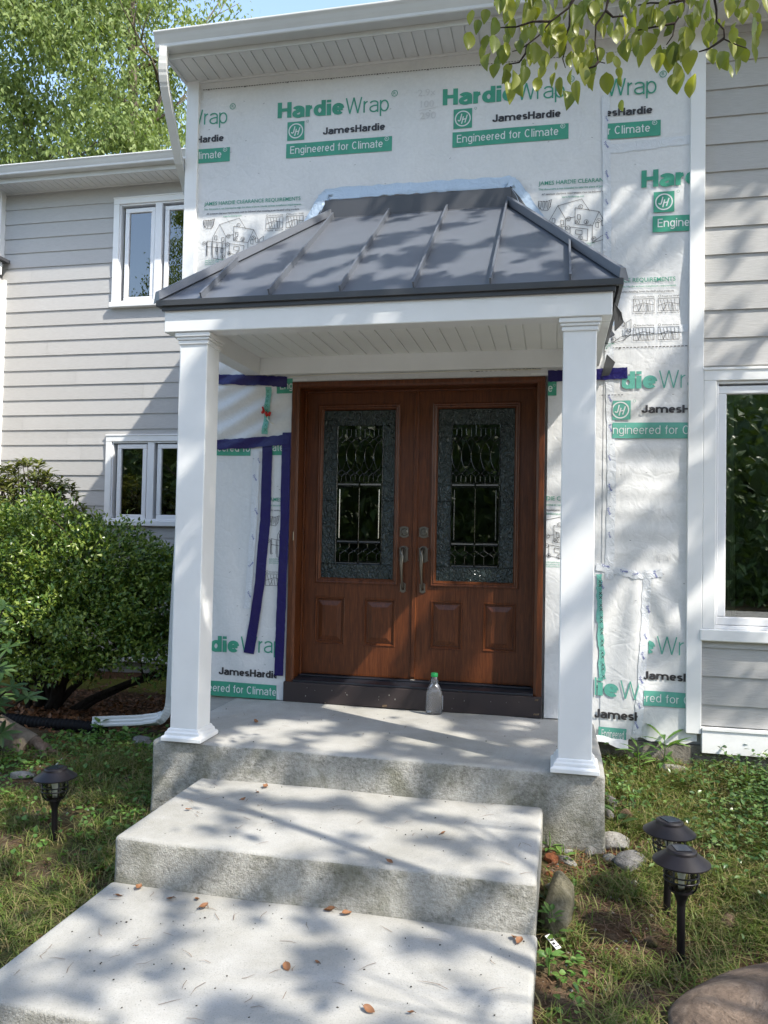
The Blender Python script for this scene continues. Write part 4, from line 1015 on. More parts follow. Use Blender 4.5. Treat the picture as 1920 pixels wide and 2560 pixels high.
m.box(-.234, 1.939, by1+.001, -.051, 2.3765, 2.39); m.build('beadboard_ceiling', M['ceiling'], porch, bevel=.0015, seg=1)
for x0 in (-.268, 1.821):
    y0 = -1.168; x1 = x0+.163; y1 = y0+.163
    c = bx('column', M['white'], (x0, x1, y0, y1, .003, cb-.0015), parent=porch, bevel=.004)
    m = MB()
    for o, za, zb in ((.008, cb-.066, cb-.042), (.015, cb-.042, cb-.026), (.023, cb-.026, cb-.0005)): m.box(x0-o, x1+o, max(y0-o, -1.1995) if o > .022 else y0-o, y1+o, za, zb)
    m.build('capital', M['white'], c, bevel=.005)
    m = MB()
    def sq(o, z): return [(x0-o, y0-o, z), (x1+o, y0-o, z), (x1+o, y1+o, z), (x0-o, y1+o, z)]
    m.loft([sq(.036, .002), sq(.036, .022), sq(.030, .028), sq(.022, .031), sq(.020, .046), sq(.012, .053), sq(.008, .064), sq(.002, .067)]); m.build('column_base', M['white'], c, bevel=.002, seg=1)

# ------------------------------------------------------------------ steps
steps = thing('concrete_steps', (.85, -1.5, -.4), 'broad weathered concrete entrance steps with a landing below the door', 'steps')
def slab(name, x0, x1, y0, y1, z0, z1, seed, label=None):
    r = random.Random(seed); m = MB(); nx, ny, nz_ = int((x1-x0)/.06), int((y1-y0)/.06), int((z1-z0)/.05)
    m.box(x0, x1, y0, y1, z0, z1); me = m.mesh(name, M['concrete'])
    bm = bmesh.new(); bm.from_mesh(me)
    es = [e for e in bm.edges if max(e.verts[0].co.z, e.verts[1].co.z) > z1-.01]
    bmesh.ops.bevel(bm, geom=es, offset=.02, segments=3, affect='EDGES', profile=.5)
    for ax, lo, hi, n in ((0, x0, x1, nx), (1, y0, y1, ny), (2, z0, z1, nz_)):
        for i in range(1, n):
            co = [0, 0, 0]; no = [0, 0, 0]; co[ax] = lo+(hi-lo)*i/n; no[ax] = 1
            bmesh.ops.bisect_plane(bm, geom=bm.verts[:]+bm.edges[:]+bm.faces[:], plane_co=co, plane_no=no)
    for v in bm.verts:
        c = v.co; w1 = math.sin(5.1*c.x+seed)*math.sin(4.3*c.y+2*seed)*.004+math.sin(13*c.x+3*c.y+seed)*.0016+math.sin(11*c.z+6*c.x)*.003
        if c.y < y0+.025: c.y += w1-.014*min(1, max(0, (z1-c.z-.06)/.14))
        if c.x < x0+.025 or c.x > x1-.025: c.x += w1
        if c.z > z1-.012: c.z += w1*.45
    for f in bm.faces: f.smooth = True
    bm.to_mesh(me); bm.free()
    o = link(name, me, steps)
    if label: o['label'] = label
slab('landing', -.365, 2.05, -1.177, .0, -.95, .0, 1)
slab('step', -.067, 1.745, -2.06, -1.172, -.95, -.181, 2, 'middle step')
slab('step', -.072, 1.747, -2.945, -2.055, -1.0, -.371, 3, 'wide lowest step')
m = MB(); m.box(-.10, 1.76, -5.69, -2.945, -1.1, -.560); tag(m.build('path', M['concrete'], bevel=.015), kind='structure')

m = MB(); m.box(-40, 40, -17.5, -5.7, -1.6, -.69); tag(m.build('bounce_pavement', M['bounce_surface']), kind='structure')  # unseen paving added to bounce sunlight back onto the walls
# ------------------------------------------------------------------ bottle
bt = thing('bottle', (1.038, -.092, .003), 'empty clear plastic juice bottle with a green cap standing by the door', 'bottle', rz=.25)
def sqr(w_, z, n=28, p=4.0):
    o = []
    for i in range(n):
        a = 2*math.pi*i/n; c, s = math.cos(a), math.sin(a); k = (abs(c)**p+abs(s)**p)**(-1/p)
        o.append((w_*k*c, w_*k*s, z))
    return o
m = MB(); m.loft([sqr(.040, 0), sqr(.046, .006), sqr(.047, .02), sqr(.047, .115), sqr(.046, .13), sqr(.043, .15, p=3.2), sqr(.036, .172, p=2.5), sqr(.027, .188, p=2), sqr(.0245, .194, p=2), sqr(.0285, .198, p=2), sqr(.030, .206, p=2), sqr(.0285, .214, p=2), sqr(.0245, .218, p=2), sqr(.022, .226, p=2), sqr(.0195, .232, p=2), sqr(.0195, .242, p=2)])
bb = m.build('bottle_body', M['bottle'], bt, True, smooth=True)
for v in bb.data.vertices: k_ = 1+.16*max(0, 1-v.co.z/.19)**.3; v.co.x *= k_; v.co.y *= k_
m = MB(); m.loft([sqr(.0215, .236, p=2), sqr(.0225, .238, p=2), sqr(.0225, .256, p=2), sqr(.0205, .259, p=2)]); m.build('cap', M['cap_green'], bt, True, smooth=True, angle=40)
m = MB(); m.loft([[(.0555, -.032+.008*k, .03), (.0555, -.032+.008*k, .115)] for k in range(9)], cap=False, closed=False); m.build('bottle_label', M['bottle_label'], bt, True)

# ------------------------------------------------------------------ solar path lamps
def lamp_proto():
    t = thing('path_lamp', (0, 0, 0), 'x', 'lamp', 'solar path lamps set beside the steps')
    m = MB(); m.lathe([(.026, .0), (.024, -.002), (.012, -.03)], 4); m.tube([(0, 0, -.12), (0, 0, .215)], [.006, .0155], 12) if False else m.lathe([(.004, -.13), (.0155, -.02), (.0155, .2)], 16)
    m.lathe([(.0155, .2), (.018, .215), (.029, .243), (.030, .25), (.046, .256), (.046, .262), (.02, .262)], 20)
    m.build('post', M['lamp'], t, True, smooth=True, angle=35)
    m = MB(); n = 48
    def ribbed(r, z): return [((r+.0012*(i % 2))*math.cos(2*math.pi*i/n), (r+.0012*(i % 2))*math.sin(2*math.pi*i/n), z) for i in range(n)]
    m.loft([ribbed(.034, .262), ribbed(.045, .275), ribbed(.048, .295), ribbed(.048, .362)], cap=False); m.build('lamp_glass', M['lamp_glass'], t, True, smooth=True)
    m = MB()
    for i in range(4):
        a = math.pi/4+i*math.pi/2; c, s = math.cos(a), math.sin(a)
        m.tube([(.044*c, .044*s, .258), (.058*c, .058*s, .276), (.064*c, .064*s, .30), (.064*c, .064*s, .366)], .0036, 6)
    for z in (.302, .322): m.tube([(.065*math.cos(2*math.pi*i/24), .065*math.sin(2*math.pi*i/24), z) for i in range(25)], .0036, 6)
    m.build('cage', M['lamp'], t, True, smooth=True)
    m = MB(); m.lathe([(.05, .363), (.104, .362), (.108, .365), (.108, .369), (.092, .380), (.066, .398), (.058, .403), (.0565, .412), (.050, .417), (.02, .418)], 40); m.build('lamp_shade', M['lamp'], t, True, smooth=True, angle=30)
    m = MB(); m.box(-.030, .030, -.030, .030, .4175, .4205); m.build('solar_panel', M['solar'], t, True, bevel=.001, seg=1)
    m = MB(); m.lathe([(.012, .262), (.012, .30), (.018, .33), (.018, .36)], 12); m.build('bulb_holder', M['bottle_label'], t, True, smooth=True)
    return t
lp = lamp_proto()
LAMPS = [((2.292, -1.905, -.466), .2, 0, 'black cage path lamp nearest the boulder, in front of another lamp'), ((2.278, -1.61, -.457), .55, .02, 'black cage path lamp half hidden behind the lamp nearest the boulder'), ((-.728, -1.51, -.51), .1, -.02, 'black cage path lamp standing alone in the grass left of the steps')]
for i, (p_, rz, tilt, lab) in enumerate(LAMPS):
    o = lp if i == 0 else copy_tree(lp)
    o.location = p_; o.rotation_euler = (tilt*.6, tilt, rz); o['label'] = lab

# ------------------------------------------------------------------ stones
def stone(name, label, cat, pos, r, mat, seed, rough=.22, group=None, rz=0, detail=3, flat=1.0, sub=0):
    bm = bmesh.new(); bmesh.ops.create_icosphere(bm, subdivisions=detail, radius=1)
    rr = np.random.default_rng(seed); K_ = rr.normal(size=(7, 3)); K2 = rr.normal(size=(6, 3))*5; p2 = rr.uniform(0, 6, 6); ph = rr.uniform(0, 6, 7)
    cuts = [(Vector(rr.normal(size=3)).normalized(), rr.uniform(.62, .9)) for _ in range(9)]
    for v in bm.verts:
        d = v.co.normalized(); k = 1+rough*sum(math.sin(1.6*float(K_[i] @ np.array(d))+ph[i])/(1.5+i) for i in range(7))*.55
        k += rough*.055*sum(math.sin(float(K2[i] @ np.array(d))+p2[i]) for i in range(6))
        p = d*k
        for n, h in cuts:
            e = p.dot(n)-h
            if e > 0: p = p-n*e*.85
        v.co = Vector((p.x*r[0], p.y*r[1], p.z*r[2]*flat))
    for f in bm.faces: f.smooth = True
    me = bpy.data.meshes.new(name); bm.to_mesh(me); bm.free(); me.materials.append(M[mat])
    pos = (pos[0], pos[1], float(gz(pos[0], pos[1]))+r[2]*flat*.45) if max(r) < .12 else pos
    o = link(name, me); o.location = pos; o.rotation_euler = (0, 0, rz); return tag(o, label, cat, group)
stone('boulder', 'big brown grey boulder lying at the lower right corner', 'boulder', (2.84, -2.30, -.49), (.64, .37, .175), 'boulder', 5, .26, detail=5, rz=.22)
stone('mossy_stone', 'long mossy stone leaning against the right side of the steps', 'stone', (1.838, -1.70, -.42), (.072, .20, .13), 'mossy', 8, .2, detail=4, rz=-.12)
SG = 'rubble stones lying right of the steps'
for args in (
    ('pale_stone', 'largest pale grey stone at the foot of the landing corner', (2.095, -1.115, -.36), (.085, .05, .048), 'pale', 21, .3),
    ('flat_stone', 'flat tan stone tucked behind the largest pale stone', (2.00, -1.10, -.378), (.085, .03, .022), 'tan_stone', 22, .1),
    ('grey_stone', 'oblong grey stone between the largest pale stone and the lamps', (2.165, -1.255, -.395), (.055, .095, .042), 'grey_stone', 23, -.75),
    ('white_stone', 'small chalky white stone in front of the flat tan stone', (1.985, -1.20, -.405), (.032, .026, .022), 'pale', 24, .9),
    ('white_stone', 'small angular white stone left of the oblong grey stone', (2.068, -1.225, -.40), (.040, .028, .020), 'pale', 25, .2),
    ('white_stone', 'white stone chip against the landing wall', (1.925, -1.125, -.385), (.042, .022, .024), 'pale', 26, -.1),
    ('thin_stone', 'thin pale sliver of stone in the pine needles', (1.868, -1.30, -.40), (.024, .068, .016), 'pale', 27, .75),
    ('thin_stone', 'small pale wedge of stone beside the red brick lump', (1.872, -1.22, -.40), (.034, .020, .016), 'pale', 28, .3),
    ('pebble', 'lone white pebble in the grass left of the lamps', (2.165, -1.42, -.425), (.026, .018, .016), 'pale', 29, .3),
    ('grey_stone', 'grey stone upright beside the landing side wall', (2.105, -.72, -.30), (.030, .055, .04), 'grey_stone', 30, .5),
    ('grey_stone', 'grey stone lowest of those beside the landing side wall', (2.09, -.86, -.33), (.026, .05, .034), 'grey_stone', 31, .3),
    ('tan_stone', 'rounded tan stone in the weeds near the landing side wall', (2.17, -.85, -.335), (.038, .036, .034), 'tan_stone', 32, .3),
    ('tan_stone', 'half buried tan stone right of the lamps', (2.53, -1.60, -.455), (.035, .085, .026), 'tan_stone', 33, -.4),
    ('pebble', 'flat pale pebble right of the lamps', (2.52, -1.27, -.41), (.032, .016, .012), 'pale', 34, .1),
    ('white_stone', 'white stone touching the side of the middle step', (1.803, -1.535, -.41), (.030, .04, .022), 'pale', 35, .5),
    ('soil_lump', 'brown lump of earth left of the nearest lamp post', (2.19, -1.83, -.475), (.03, .028, .02), 'ground', 36, .5),
    ('pale_stone', 'weathered pale stone lying in the grass beside the wrap wall', (2.48, -.16, -.24), (.10, .05, .035), 'pale', 37, .2),
    ('pale_stone', 'pale flat stone half sunk in the soil left of the lone lamp', (-1.42, -.86, -.435), (.09, .05, .03), 'pale', 38, .4),
    ('pale_stone', 'small pale stone against the left side of the middle step', (-.30, -1.26, -.41), (.04, .03, .025), 'pale', 39, .2),
    ('grey_stone', 'dark grey stone below the downspout end', (-1.02, -.10, -.35), (.08, .06, .05), 'grey_stone', 40, .2)):
    stone(args[0], args[1], 'stone', args[2], args[3], args[4], args[5], .3, SG if args[2][0] > 1 else 'stones in the left lawn', args[6])
BG = 'broken brick pieces beside the steps'
stone('brick_piece', 'dark red brick lump against the landing wall', 'brick', (1.855, -1.15, -.385), (.040, .030, .028), 'brick', 41, .2, BG, .2)
stone('brick_piece', 'round bright orange brick lump touching the step', 'brick', (1.795, -1.31, -.385), (.036, .034, .030), 'brick', 42, .25, BG)
stone('brick_piece', 'small orange brick piece behind the mossy stone', 'brick', (1.835, -1.49, -.40), (.024, .022, .02), 'brick', 43, .2, BG, .6)
stone('brick_piece', 'tiny orange brick chip by the step edge', 'brick', (1.785, -1.43, -.41), (.020, .018, .016), 'brick', 44, .2, BG, .3)

# pebbles and wood chips too many to count
def scatter_bits(name, pts, size, mat, flat=.6):
    n = len(pts); P = np.array(pts); s = rng.uniform(.5, 1.3, n)[:, None]*size
    base = np.array([(1, 0, 0), (-1, 0, 0), (0, 1, 0), (0, -1, 0), (0, 0, 1), (0, 0, -1)], float)
    a = rng.uniform(0, 6.28, n); c, s_ = np.cos(a), np.sin(a)
    J = rng.uniform(.6, 1.3, (n, 6, 1)); Q = base[None]*J
    X = Q[..., 0]*c[:, None]-Q[..., 1]*s_[:, None]*.7; Y = Q[..., 0]*s_[:, None]+Q[..., 1]*c[:, None]*.7; Z = Q[..., 2]*flat
    V = np.stack([X, Y, Z], -1)*s[:, None]+P[:, None]
    T = np.array([(0, 2, 4), (2, 1, 4), (1, 3, 4), (3, 0, 4), (2, 0, 5), (1, 2, 5), (3, 1, 5), (0, 3, 5)])
    k = (np.arange(n)*6)[:, None, None]
    o = link(name, mesh_np(name, V.reshape(-1, 3), None, (k+T[None]).reshape(-1, 3), mats=[M[mat]])); tag(o, kind='stuff'); return o
def pts_in(n, x0, x1, y0, y1, dz=.0):
    x = rng.uniform(x0, x1, n); y = rng.uniform(y0, y1, n); return np.stack([x, y, gz(x, y)+dz], 1)
scatter_bits('gravel', np.concatenate([pts_in(170, 1.77, 2.6, -2.3, -.9), pts_in(60, 2.1, 3.0, -.5, -.02), pts_in(160, -1.9, -.7, -1.3, -.5)]), .010, 'pale')
tag(scatter_bits('wood_chips', np.concatenate([pts_in(260, -1.72, -1.25, -.62, -.20, .005), pts_in(120, 1.77, 2.1, -1.5, -1.05, .003)]), .016, 'brick', .3), 'orange brown wood chips strewn around the uprooted stump')
def fibres(name, P, L, mat, up=.15, w_=.0016, label=None):
    n = len(P); a = rng.uniform(0, 6.28, n); l = rng.uniform(.5, 1.2, n)*L
    d = np.stack([np.cos(a), np.sin(a), rng.uniform(-.05, up, n)], 1)*l[:, None]; s = np.stack([-np.sin(a), np.cos(a), np.zeros(n)], 1)*w_
    md = d*.5+np.stack([rng.normal(0, .1, n)*l, rng.normal(0, .1, n)*l, rng.uniform(0, .06, n)*l], 1)
    V = np.stack([P-s, P+s, P+md+s, P+md-s, P+d+s*.3, P+d-s*.3], 1).reshape(-1, 3); k = np.arange(n)[:, None]*6
    Q = np.concatenate([k+np.array([[0, 1, 2, 3]]), k+np.array([[3, 2, 4, 5]])])
    return tag(link(name, mesh_np(name, V, Q, mats=[M[mat]])), label, kind='stuff')
fibres('pine_needles', np.concatenate([pts_in(1100, 1.76, 2.25, -1.75, -1.0, .006), pts_in(500, 1.76, 2.5, -2.4, -1.6, .006), pts_in(300, -1.8, -1.1, -1.3, .0, .006)]), .07, 'needle')
def tread(n, x0, x1, y0, y1, z): return np.stack([rng.uniform(x0, x1, n), rng.uniform(y0, y1, n), np.full(n, z)], 1)
fibres('step_needles', np.concatenate([tread(26, -.3, 2., -1.1, -.1, .002), tread(34, 0, 1.7, -2., -1.2, -.178), tread(46, 0, 1.7, -2.9, -2.1, -.368)]), .07, 'needle', .03, .0011)
scatter_bits('step_crumbs', np.concatenate([tread(40, -.3, 2., -1.1, -.1, .002), tread(50, 0, 1.7, -2., -1.2, -.179), tread(110, 0, 1.7, -2.9, -2.1, -.369)]), .0042, 'twig')

# ------------------------------------------------------------------ fallen leaves
FL = [((.33, -1.263, -.176), .05, 'tan curled leaf nearest the landing riser on the middle step'), ((.323, -1.353, -.176), .028, 'small brown leaf just below the tan curled leaf on the middle step'), ((.295, -1.47, -.176), .028, 'little reddish leaf lying flat in the left part of the middle step'), ((.099, -1.678, -.176), .03, 'reddish leaf close to the left edge of the middle step'),
      ((1.323, -1.655, -.176), .035, 'upright dark leaf in the right part of the middle step'), ((1.155, -2.022, -.176), .032, 'red brown leaf at the front edge of the middle step'),
      ((.084, -2.10, -.366), .045, 'brown leaf against the riser at the left end of the lowest step'), ((.047, -2.188, -.366), .035, 'thin brown leaf near the left edge of the lowest step'), ((.261, -2.158, -.366), .042, 'folded dark leaf standing up on the lowest step'), ((.371, -2.135, -.366), .035, 'narrow brown leaf above the big rust leaf on the lowest step'),
      ((.426, -2.19, -.366), .052, 'big rust red leaf in the upper left of the lowest step'), ((.927, -2.09, -.366), .058, 'long rust brown leaf against the riser in the middle'), ((.999, -2.10, -.366), .048, 'tan leaf touching the long rust brown leaf by the riser'), ((.899, -2.531, -.366), .045, 'rust brown leaf with a twig in the centre of the lowest step'),
      ((1.234, -2.699, -.366), .045, 'yellowish leaf at the bottom of the photo on the lowest step'), ((.321, -2.529, -.366), .02, 'tiny maroon leaf in the left middle of the lowest step'), ((.99, -2.47, -.366), .022, 'tiny dark leaf right of the leaf with a twig'), ((1.66, -2.123, -.366), .04, 'dark upright leaf at the right end of the riser'), ((1.682, -2.14, -.366), .045, 'brown flat leaf at the right edge of the lowest step'),
      ((1.364, -2.681, -.366), .025, 'small red leaf near the bottom right of the lowest step'), ((.04, -.662, .005), .04, 'single brown leaf on the landing near the left column')]
for i, (p_, L_, lab) in enumerate(FL):
    r = random.Random(i); n = 6; rows = []; tw_ = r.uniform(.25, .7)
    for k in range(n+1):
        t = k/n; w_ = L_*.30*math.sin(math.pi*min(1, .06+t*.94))**.8; c = tw_*L_*.35*(2*t-1)**2
        rows.append([(L_*(t-.5), w_*s_, c+w_*.55*abs(s_)*(1+.5*math.sin(5*t+i))) for s_ in (-1, -.5, 0, .5, 1)])
    m = MB(); m.loft(rows, cap=False, closed=False); m.tube([(-L_*.5, 0, tw_*L_*.35), (-L_*.72, .1*L_, tw_*L_*.2)], .0012, 4)
    o = m.build('fallen_leaf', M['dry'], smooth=True); o.location = p_; o.rotation_euler = (r.uniform(-.5, .5), r.uniform(-.4, .4), r.uniform(0, 6.28)); tag(o, lab, 'leaf', 'dry leaves fallen on the steps')

# ------------------------------------------------------------------ small things on the ground
tg = thing('plant_tag', (1.806, -1.985, -.43), 'small white plastic plant tag with black marks beside the lowest step', 'tag', rz=-.9)
m = MB(); m.box(-.038, .038, -.012, .012, 0, .002); b_ = m.build('tag_strip', M['white'], tg, True, bevel=.001, seg=1); b_.rotation_euler = (.15, .25, 0)
m = MB(); m.box(.004, .016, -.009, .002, .0022, .003); m.box(-.012, -.002, -.008, .008, .0022, .003); m.box(.024, .028, -.01, .01, .0022, .003); k_ = m.build('tag_marks', M['ink_black'], tg, True); k_.rotation_euler = (.15, .25, 0)
t2 = thing('hang_tag', (-1.33, -.62, -.375), 'pale grey hanging tag on a thin tie in the left weeds', 'tag')
m = MB(); m.extrude([(-.018, 0, -.055), (.016, .004, -.06), (.018, .004, .0), (0, 0, .016), (-.016, 0, .004)], (0, .002, 0)); m.build('tag_strip', M['bottle_label'], t2, True, bevel=.001, seg=1)
m = MB(); m.tube([(0, 0, .012), (.01, .0, .03), (.03, .01, .045)], .002, 5); m.build('tie', M['wire'], t2, True)
pp = thing('drain_pipe', (-1.9, .06, -.30), 'black corrugated drain pipe lying behind the log', 'pipe')
m = MB(); n = 120; m.tube([(-2.5+1.05*i/n, .14+.02*math.sin(i*.05), -.325+.004*math.sin(i*.09)) for i in range(n+1)], [.042+(.006 if (i//2) % 2 else 0) for i in range(n+1)], 14); m.build('pipe_body', M['pipe'], pp, smooth=True)
lg = thing('uprooted_stump', (-1.85, -.3, -.35), 'weathered tree stump log with gnarled roots at the left edge', 'stump')
m = MB(); n = 16; rings = []
for i in range(9):
    t = i/8; c = Vector((-2.30, -.22, -.235)).lerp(Vector((-1.72, -.36, -.365)), t); rr = .125*(1-.25*t)*(1 if i not in (0,) else .96)
    rings.append([c+Vector((.15*math.sin(a)*rr*2, math.cos(a)*rr*(1+.12*math.sin(3*a+t*4)), math.sin(a)*rr*(1+.1*math.sin(2*a+1)))) for a in [2*math.pi*k/n for k in range(n)]])
m.loft(rings); m.build('log', M['driftwood'], lg, smooth=True, angle=50)
m = MB(); rr_ = random.Random(9)
for path, r0 in (([(-1.74, -.34, -.33), (-1.62, -.42, -.30), (-1.52, -.50, -.315), (-1.47, -.55, -.38), (-1.42, -.60, -.43)], .040), ([(-1.60, -.44, -.31), (-1.50, -.44, -.33), (-1.40, -.48, -.38), (-1.33, -.52, -.42)], .026), ([(-1.58, -.44, -.33), (-1.55, -.54, -.38), (-1.53, -.60, -.44)], .030), ([(-1.76, -.36, -.37), (-1.64, -.40, -.39), (-1.52, -.46, -.42)], .030), ([(-1.44, -.56, -.39), (-1.39, -.62, -.41), (-1.37, -.66, -.45)], .022), ([(-1.5, -.5, -.32), (-1.44, -.46, -.35), (-1.36, -.43, -.41)], .016)):
    d_ = dense(path, 4); k_ = len(d_); m.tube([(x+rr_.gauss(0, .004), y+rr_.gauss(0, .004), z+rr_.gauss(0, .004)) for x, y, z in d_], [r0*(1-.6*i/k_)*rr_.uniform(.85, 1.15) for i in range(k_)], 9)
m.build('roots', M['root'], lg, smooth=True)

# ------------------------------------------------------------------ plants
def leafy(name, P, D, N, L, W, mat, parent=None, bend=.1, fold=.2, local=False):
    V, T = (oval_np if len(P) < 9000 and 'canopy' not in M[mat].name else leaves_np)(P, D, N, L, W, bend, fold); return link(name, mesh_np(name, V, None, T, mats=[M[mat]]), parent, local)
def inside_ell(n, c, r, pw=2.0, shell=.0):
    o = []
    c, r = np.array(c), np.array(r)
    d = rnd_dirs(n); k = rng.uniform(shell**3, 1, n)**(1/3); return c+d*r*k[:, None]
# holly hedge bush: clusters of small leaves on drooping branches
bush = thing('holly_bush', (-2.3, .75, -.42), 'big dense round bush with small glossy leaves, in front of the lower window', 'bush')
lobes = [((-2.45, .62, .86), (.58, .50, .50), 300), ((-1.85, .70, .80), (.52, .48, .42), 240), ((-1.45, .78, .55), (.38, .46, .44), 200), ((-2.15, .50, .35), (.74, .5, .42), 270), ((-2.85, .65, .55), (.45, .5, .7), 180), ((-1.36, .75, .12), (.34, .42, .32), 90), ((-1.75, .6, .28), (.46, .46, .3), 110)]
CP = []
for c, r, n in lobes: CP.append(inside_ell(n, c, r, shell=.62))
for c, r, n in lobes:   # ragged shoots standing out of the outline
    q = rnd_dirs(14); q[:, 2] = np.abs(q[:, 2]); CP.append(np.array(c)+q*np.array(r)*rng.uniform(1.02, 1.16, (14, 1)))
CP = np.concatenate(CP); CP = CP[CP[:, 2] > np.where(CP[:, 0] < -1.9, -.08, .08)+.10*np.sin(7*CP[:, 0])+rng.uniform(-.1, .04, len(CP))]
nl = 30; n = len(CP)*nl
P = (CP[:, None]+rng.normal(0, .046, (len(CP), nl, 3))).reshape(-1, 3)
cen = np.array([-2.05, .7, .3]); out = unit(P-cen)
D = unit(out*.5+rnd_dirs(n)*.9+np.array([0, 0, .35])); N = unit(rnd_dirs(n)*.7+np.array([0, -.1, .8])+out*.3)
leafy('foliage', P, D, N, rng.uniform(.034, .058, n), rng.uniform(.019, .029, n), 'box_leaf', bush)
m = MB(); rb = random.Random(5)
for tx, ty, tz_ in [(-1.08, .7, .06), (-1.1, .65, .42), (-1.25, .85, .75), (-1.65, .65, 1.0), (-2.0, .5, 1.05), (-2.4, .55, 1.15), (-2.8, .55, .9), (-2.9, .65, .4), (-1.5, .45, .3), (-1.9, .25, .4), (-2.3, .2, .5), (-1.1, .8, -.02)]:
    a = Vector((-2.42+rb.uniform(-.12, .12), .8+rb.uniform(-.1, .1), -.5)); b = Vector((tx, ty, tz_)); mid = a.lerp(b, .5)+Vector((rb.uniform(-.1, .1), rb.uniform(-.1, .1), .10))
    path = [a, a.lerp(mid, .5)+Vector((0, 0, .03)), mid, mid.lerp(b, .5)+Vector((rb.uniform(-.05, .05), 0, .04)), b]; m.tube([tuple(p) for p in path], [.034, .028, .022, .014, .006], 7)
    for _ in range(4):
        s = mid.lerp(b, rb.random()); e = s+Vector((rb.uniform(-.3, .3), rb.uniform(-.25, .2), rb.uniform(-.05, .25))); m.tube([tuple(s), tuple(s.lerp(e, .5)+Vector((0, 0, .03))), tuple(e)], [.009, .006, .003], 5)
m.build('branches', M['twig'], bush, smooth=True)
# azalea-like shrub behind it
az = thing('azalea_shrub', (-3.45, 1.9, -.42), 'taller yellow green shrub with pointed leaf tufts, behind the big bush', 'shrub')
c_ = np.concatenate([inside_ell(230, (-3.5, 1.85, 1.32), (.55, .4, .55), shell=.5), inside_ell(80, (-3.1, 1.9, 1.15), (.36, .35, .38), shell=.4)]); k = 16; n = len(c_)*k
out = unit(c_-np.array([-3.4, 1.9, .7])); up = np.repeat(unit(out+np.array([0, 0, .9])), k, 0); a = np.tile(np.arange(k)*2.4, len(c_))
side = unit(np.cross(up, rnd_dirs(n))); D = unit(up*rng.uniform(.1, .9, (n, 1))+side); P = np.repeat(c_, k, 0)+rng.normal(0, .018, (n, 3))
leafy('foliage', P, D, up, rng.uniform(.07, .105, n), rng.uniform(.02, .03, n), 'shrub_leaf', az, .15)
m = MB()
for q in c_[::2]:
    b = Vector(q); a = Vector((-3.4+rb.uniform(-.15, .15), 1.9, -.5)); m.tube([tuple(a), tuple(a.lerp(b, .55)+Vector((rb.uniform(-.08, .08), 0, .05))), tuple(b)], [.016, .010, .004], 5)
m.build('branches', M['twig'], az, smooth=True)
# rhododendron at the left edge
rh = thing('rhododendron', (-2.05, -.55, -.42), 'rhododendron with long leathery leaves poking in at the left edge', 'shrub')
whorls = [(-1.80, -.58, .46), (-1.72, -.62, .36), (-1.83, -.55, .20), (-1.70, -.60, .10), (-1.62, -.55, .03), (-1.80, -.62, -.02), (-1.86, -.5, .62), (-1.95, -.5, .78), (-2.05, -.4, .5), (-1.95, -.65, .3), (-1.88, -.6, -.12), (-2.1, -.6, .1), (-1.92, -.45, .0), (-2.2, -.5, .7), (-1.80, -.56, -.22)]
P, D, N = [], [], []
m = MB()
for i, q in enumerate(whorls):
    up = unit(np.array([[.35, -.35, .9]])+rng.normal(0, .25, (1, 3)))[0]; e1 = unit(np.cross(up, rnd_dirs(1)))[0]; e2 = np.cross(up, e1)
    for k in range(9):
        a = k*2*math.pi/9+i; d = unit((e1*math.cos(a)+e2*math.sin(a)+up*rng.uniform(-.15, .35))[None])[0]; P.append(np.array(q)); D.append(d); N.append(up)
    a = Vector((-2.1+rb.uniform(-.1, .1), -.5, -.5)); m.tube([tuple(a), tuple(a.lerp(Vector(q), .6)+Vector((-.05, 0, .08))), q], [.014, .010, .005], 6)
n = len(P); leafy('foliage', np.array(P), np.array(D), np.array(N), rng.uniform(.095, .14, n), rng.uniform(.030, .04, n), 'rhodo_leaf', rh, .12, .12)
m.build('branches', M['twig'], rh, smooth=True)
# individual weeds
def weed(label, cat, x, y, n, L, W, h, mat='weed_leaf', name='weed_plant', group=None, spread=.8, tall=False):
    z = float(gz(x, y)); t = thing(name, (x, y, z-.005), label, cat, group)
    P, D, N = [], [], []
    for k in range(n):
        a = k*2.4+rng.uniform(-.3, .3); f = rng.uniform(.0, 1)
        p = np.array([.012*math.cos(a), .012*math.sin(a), h*(.15+.85*f) if tall else h*f*.4]); d = np.array([math.cos(a), math.sin(a), rng.uniform(.2, 1.1)*(1.6 if tall else 1)*(1-spread*.5)])
        P.append(p); D.append(d); N.append([0, 0, 1.])
    leafy('leaves', np.array(P), np.array(D), np.array(N)+rng.normal(0, .15, (n, 3)), rng.uniform(.7, 1.15, n)*L, rng.uniform(.8, 1.1, n)*W, mat, t, .25, .15, True)
    m = MB(); m.tube([(0, 0, -.02), (.004, .002, h*.6), (0, .004, h)], [.004, .003, .0015], 5); m.build('stem', M['weed_leaf'], t, True); return t
weed('tall broad bladed weed standing before the concrete foundation', 'weed', 2.46, -.10, 14, .17, .026, .20, tall=True)
weed('second broad bladed weed nearer to the landing, below the torn wrap', 'weed', 2.30, -.16, 11, .13, .022, .15, tall=True)
weed('five leaf plant rising from the dark ground cover at the right', 'plant', 2.90, -.22, 7, .085, .03, .16, 'weed_leaf', 'leafy_plant')
weed('bright seedling in the corner between step and landing', 'weed', 1.785, -1.20, 9, .055, .022, .09)
weed('pale weed growing beside the orange brick lump', 'weed', 1.85, -1.27, 7, .06, .022, .07)
weed('dark dock leaves between the step and the mossy stone', 'weed', 1.79, -1.66, 8, .09, .038, .10, 'rhodo_leaf')
weed('small leafy weed climbing the front of the mossy stone', 'weed', 1.80, -1.88, 14, .05, .022, .12, tall=True)
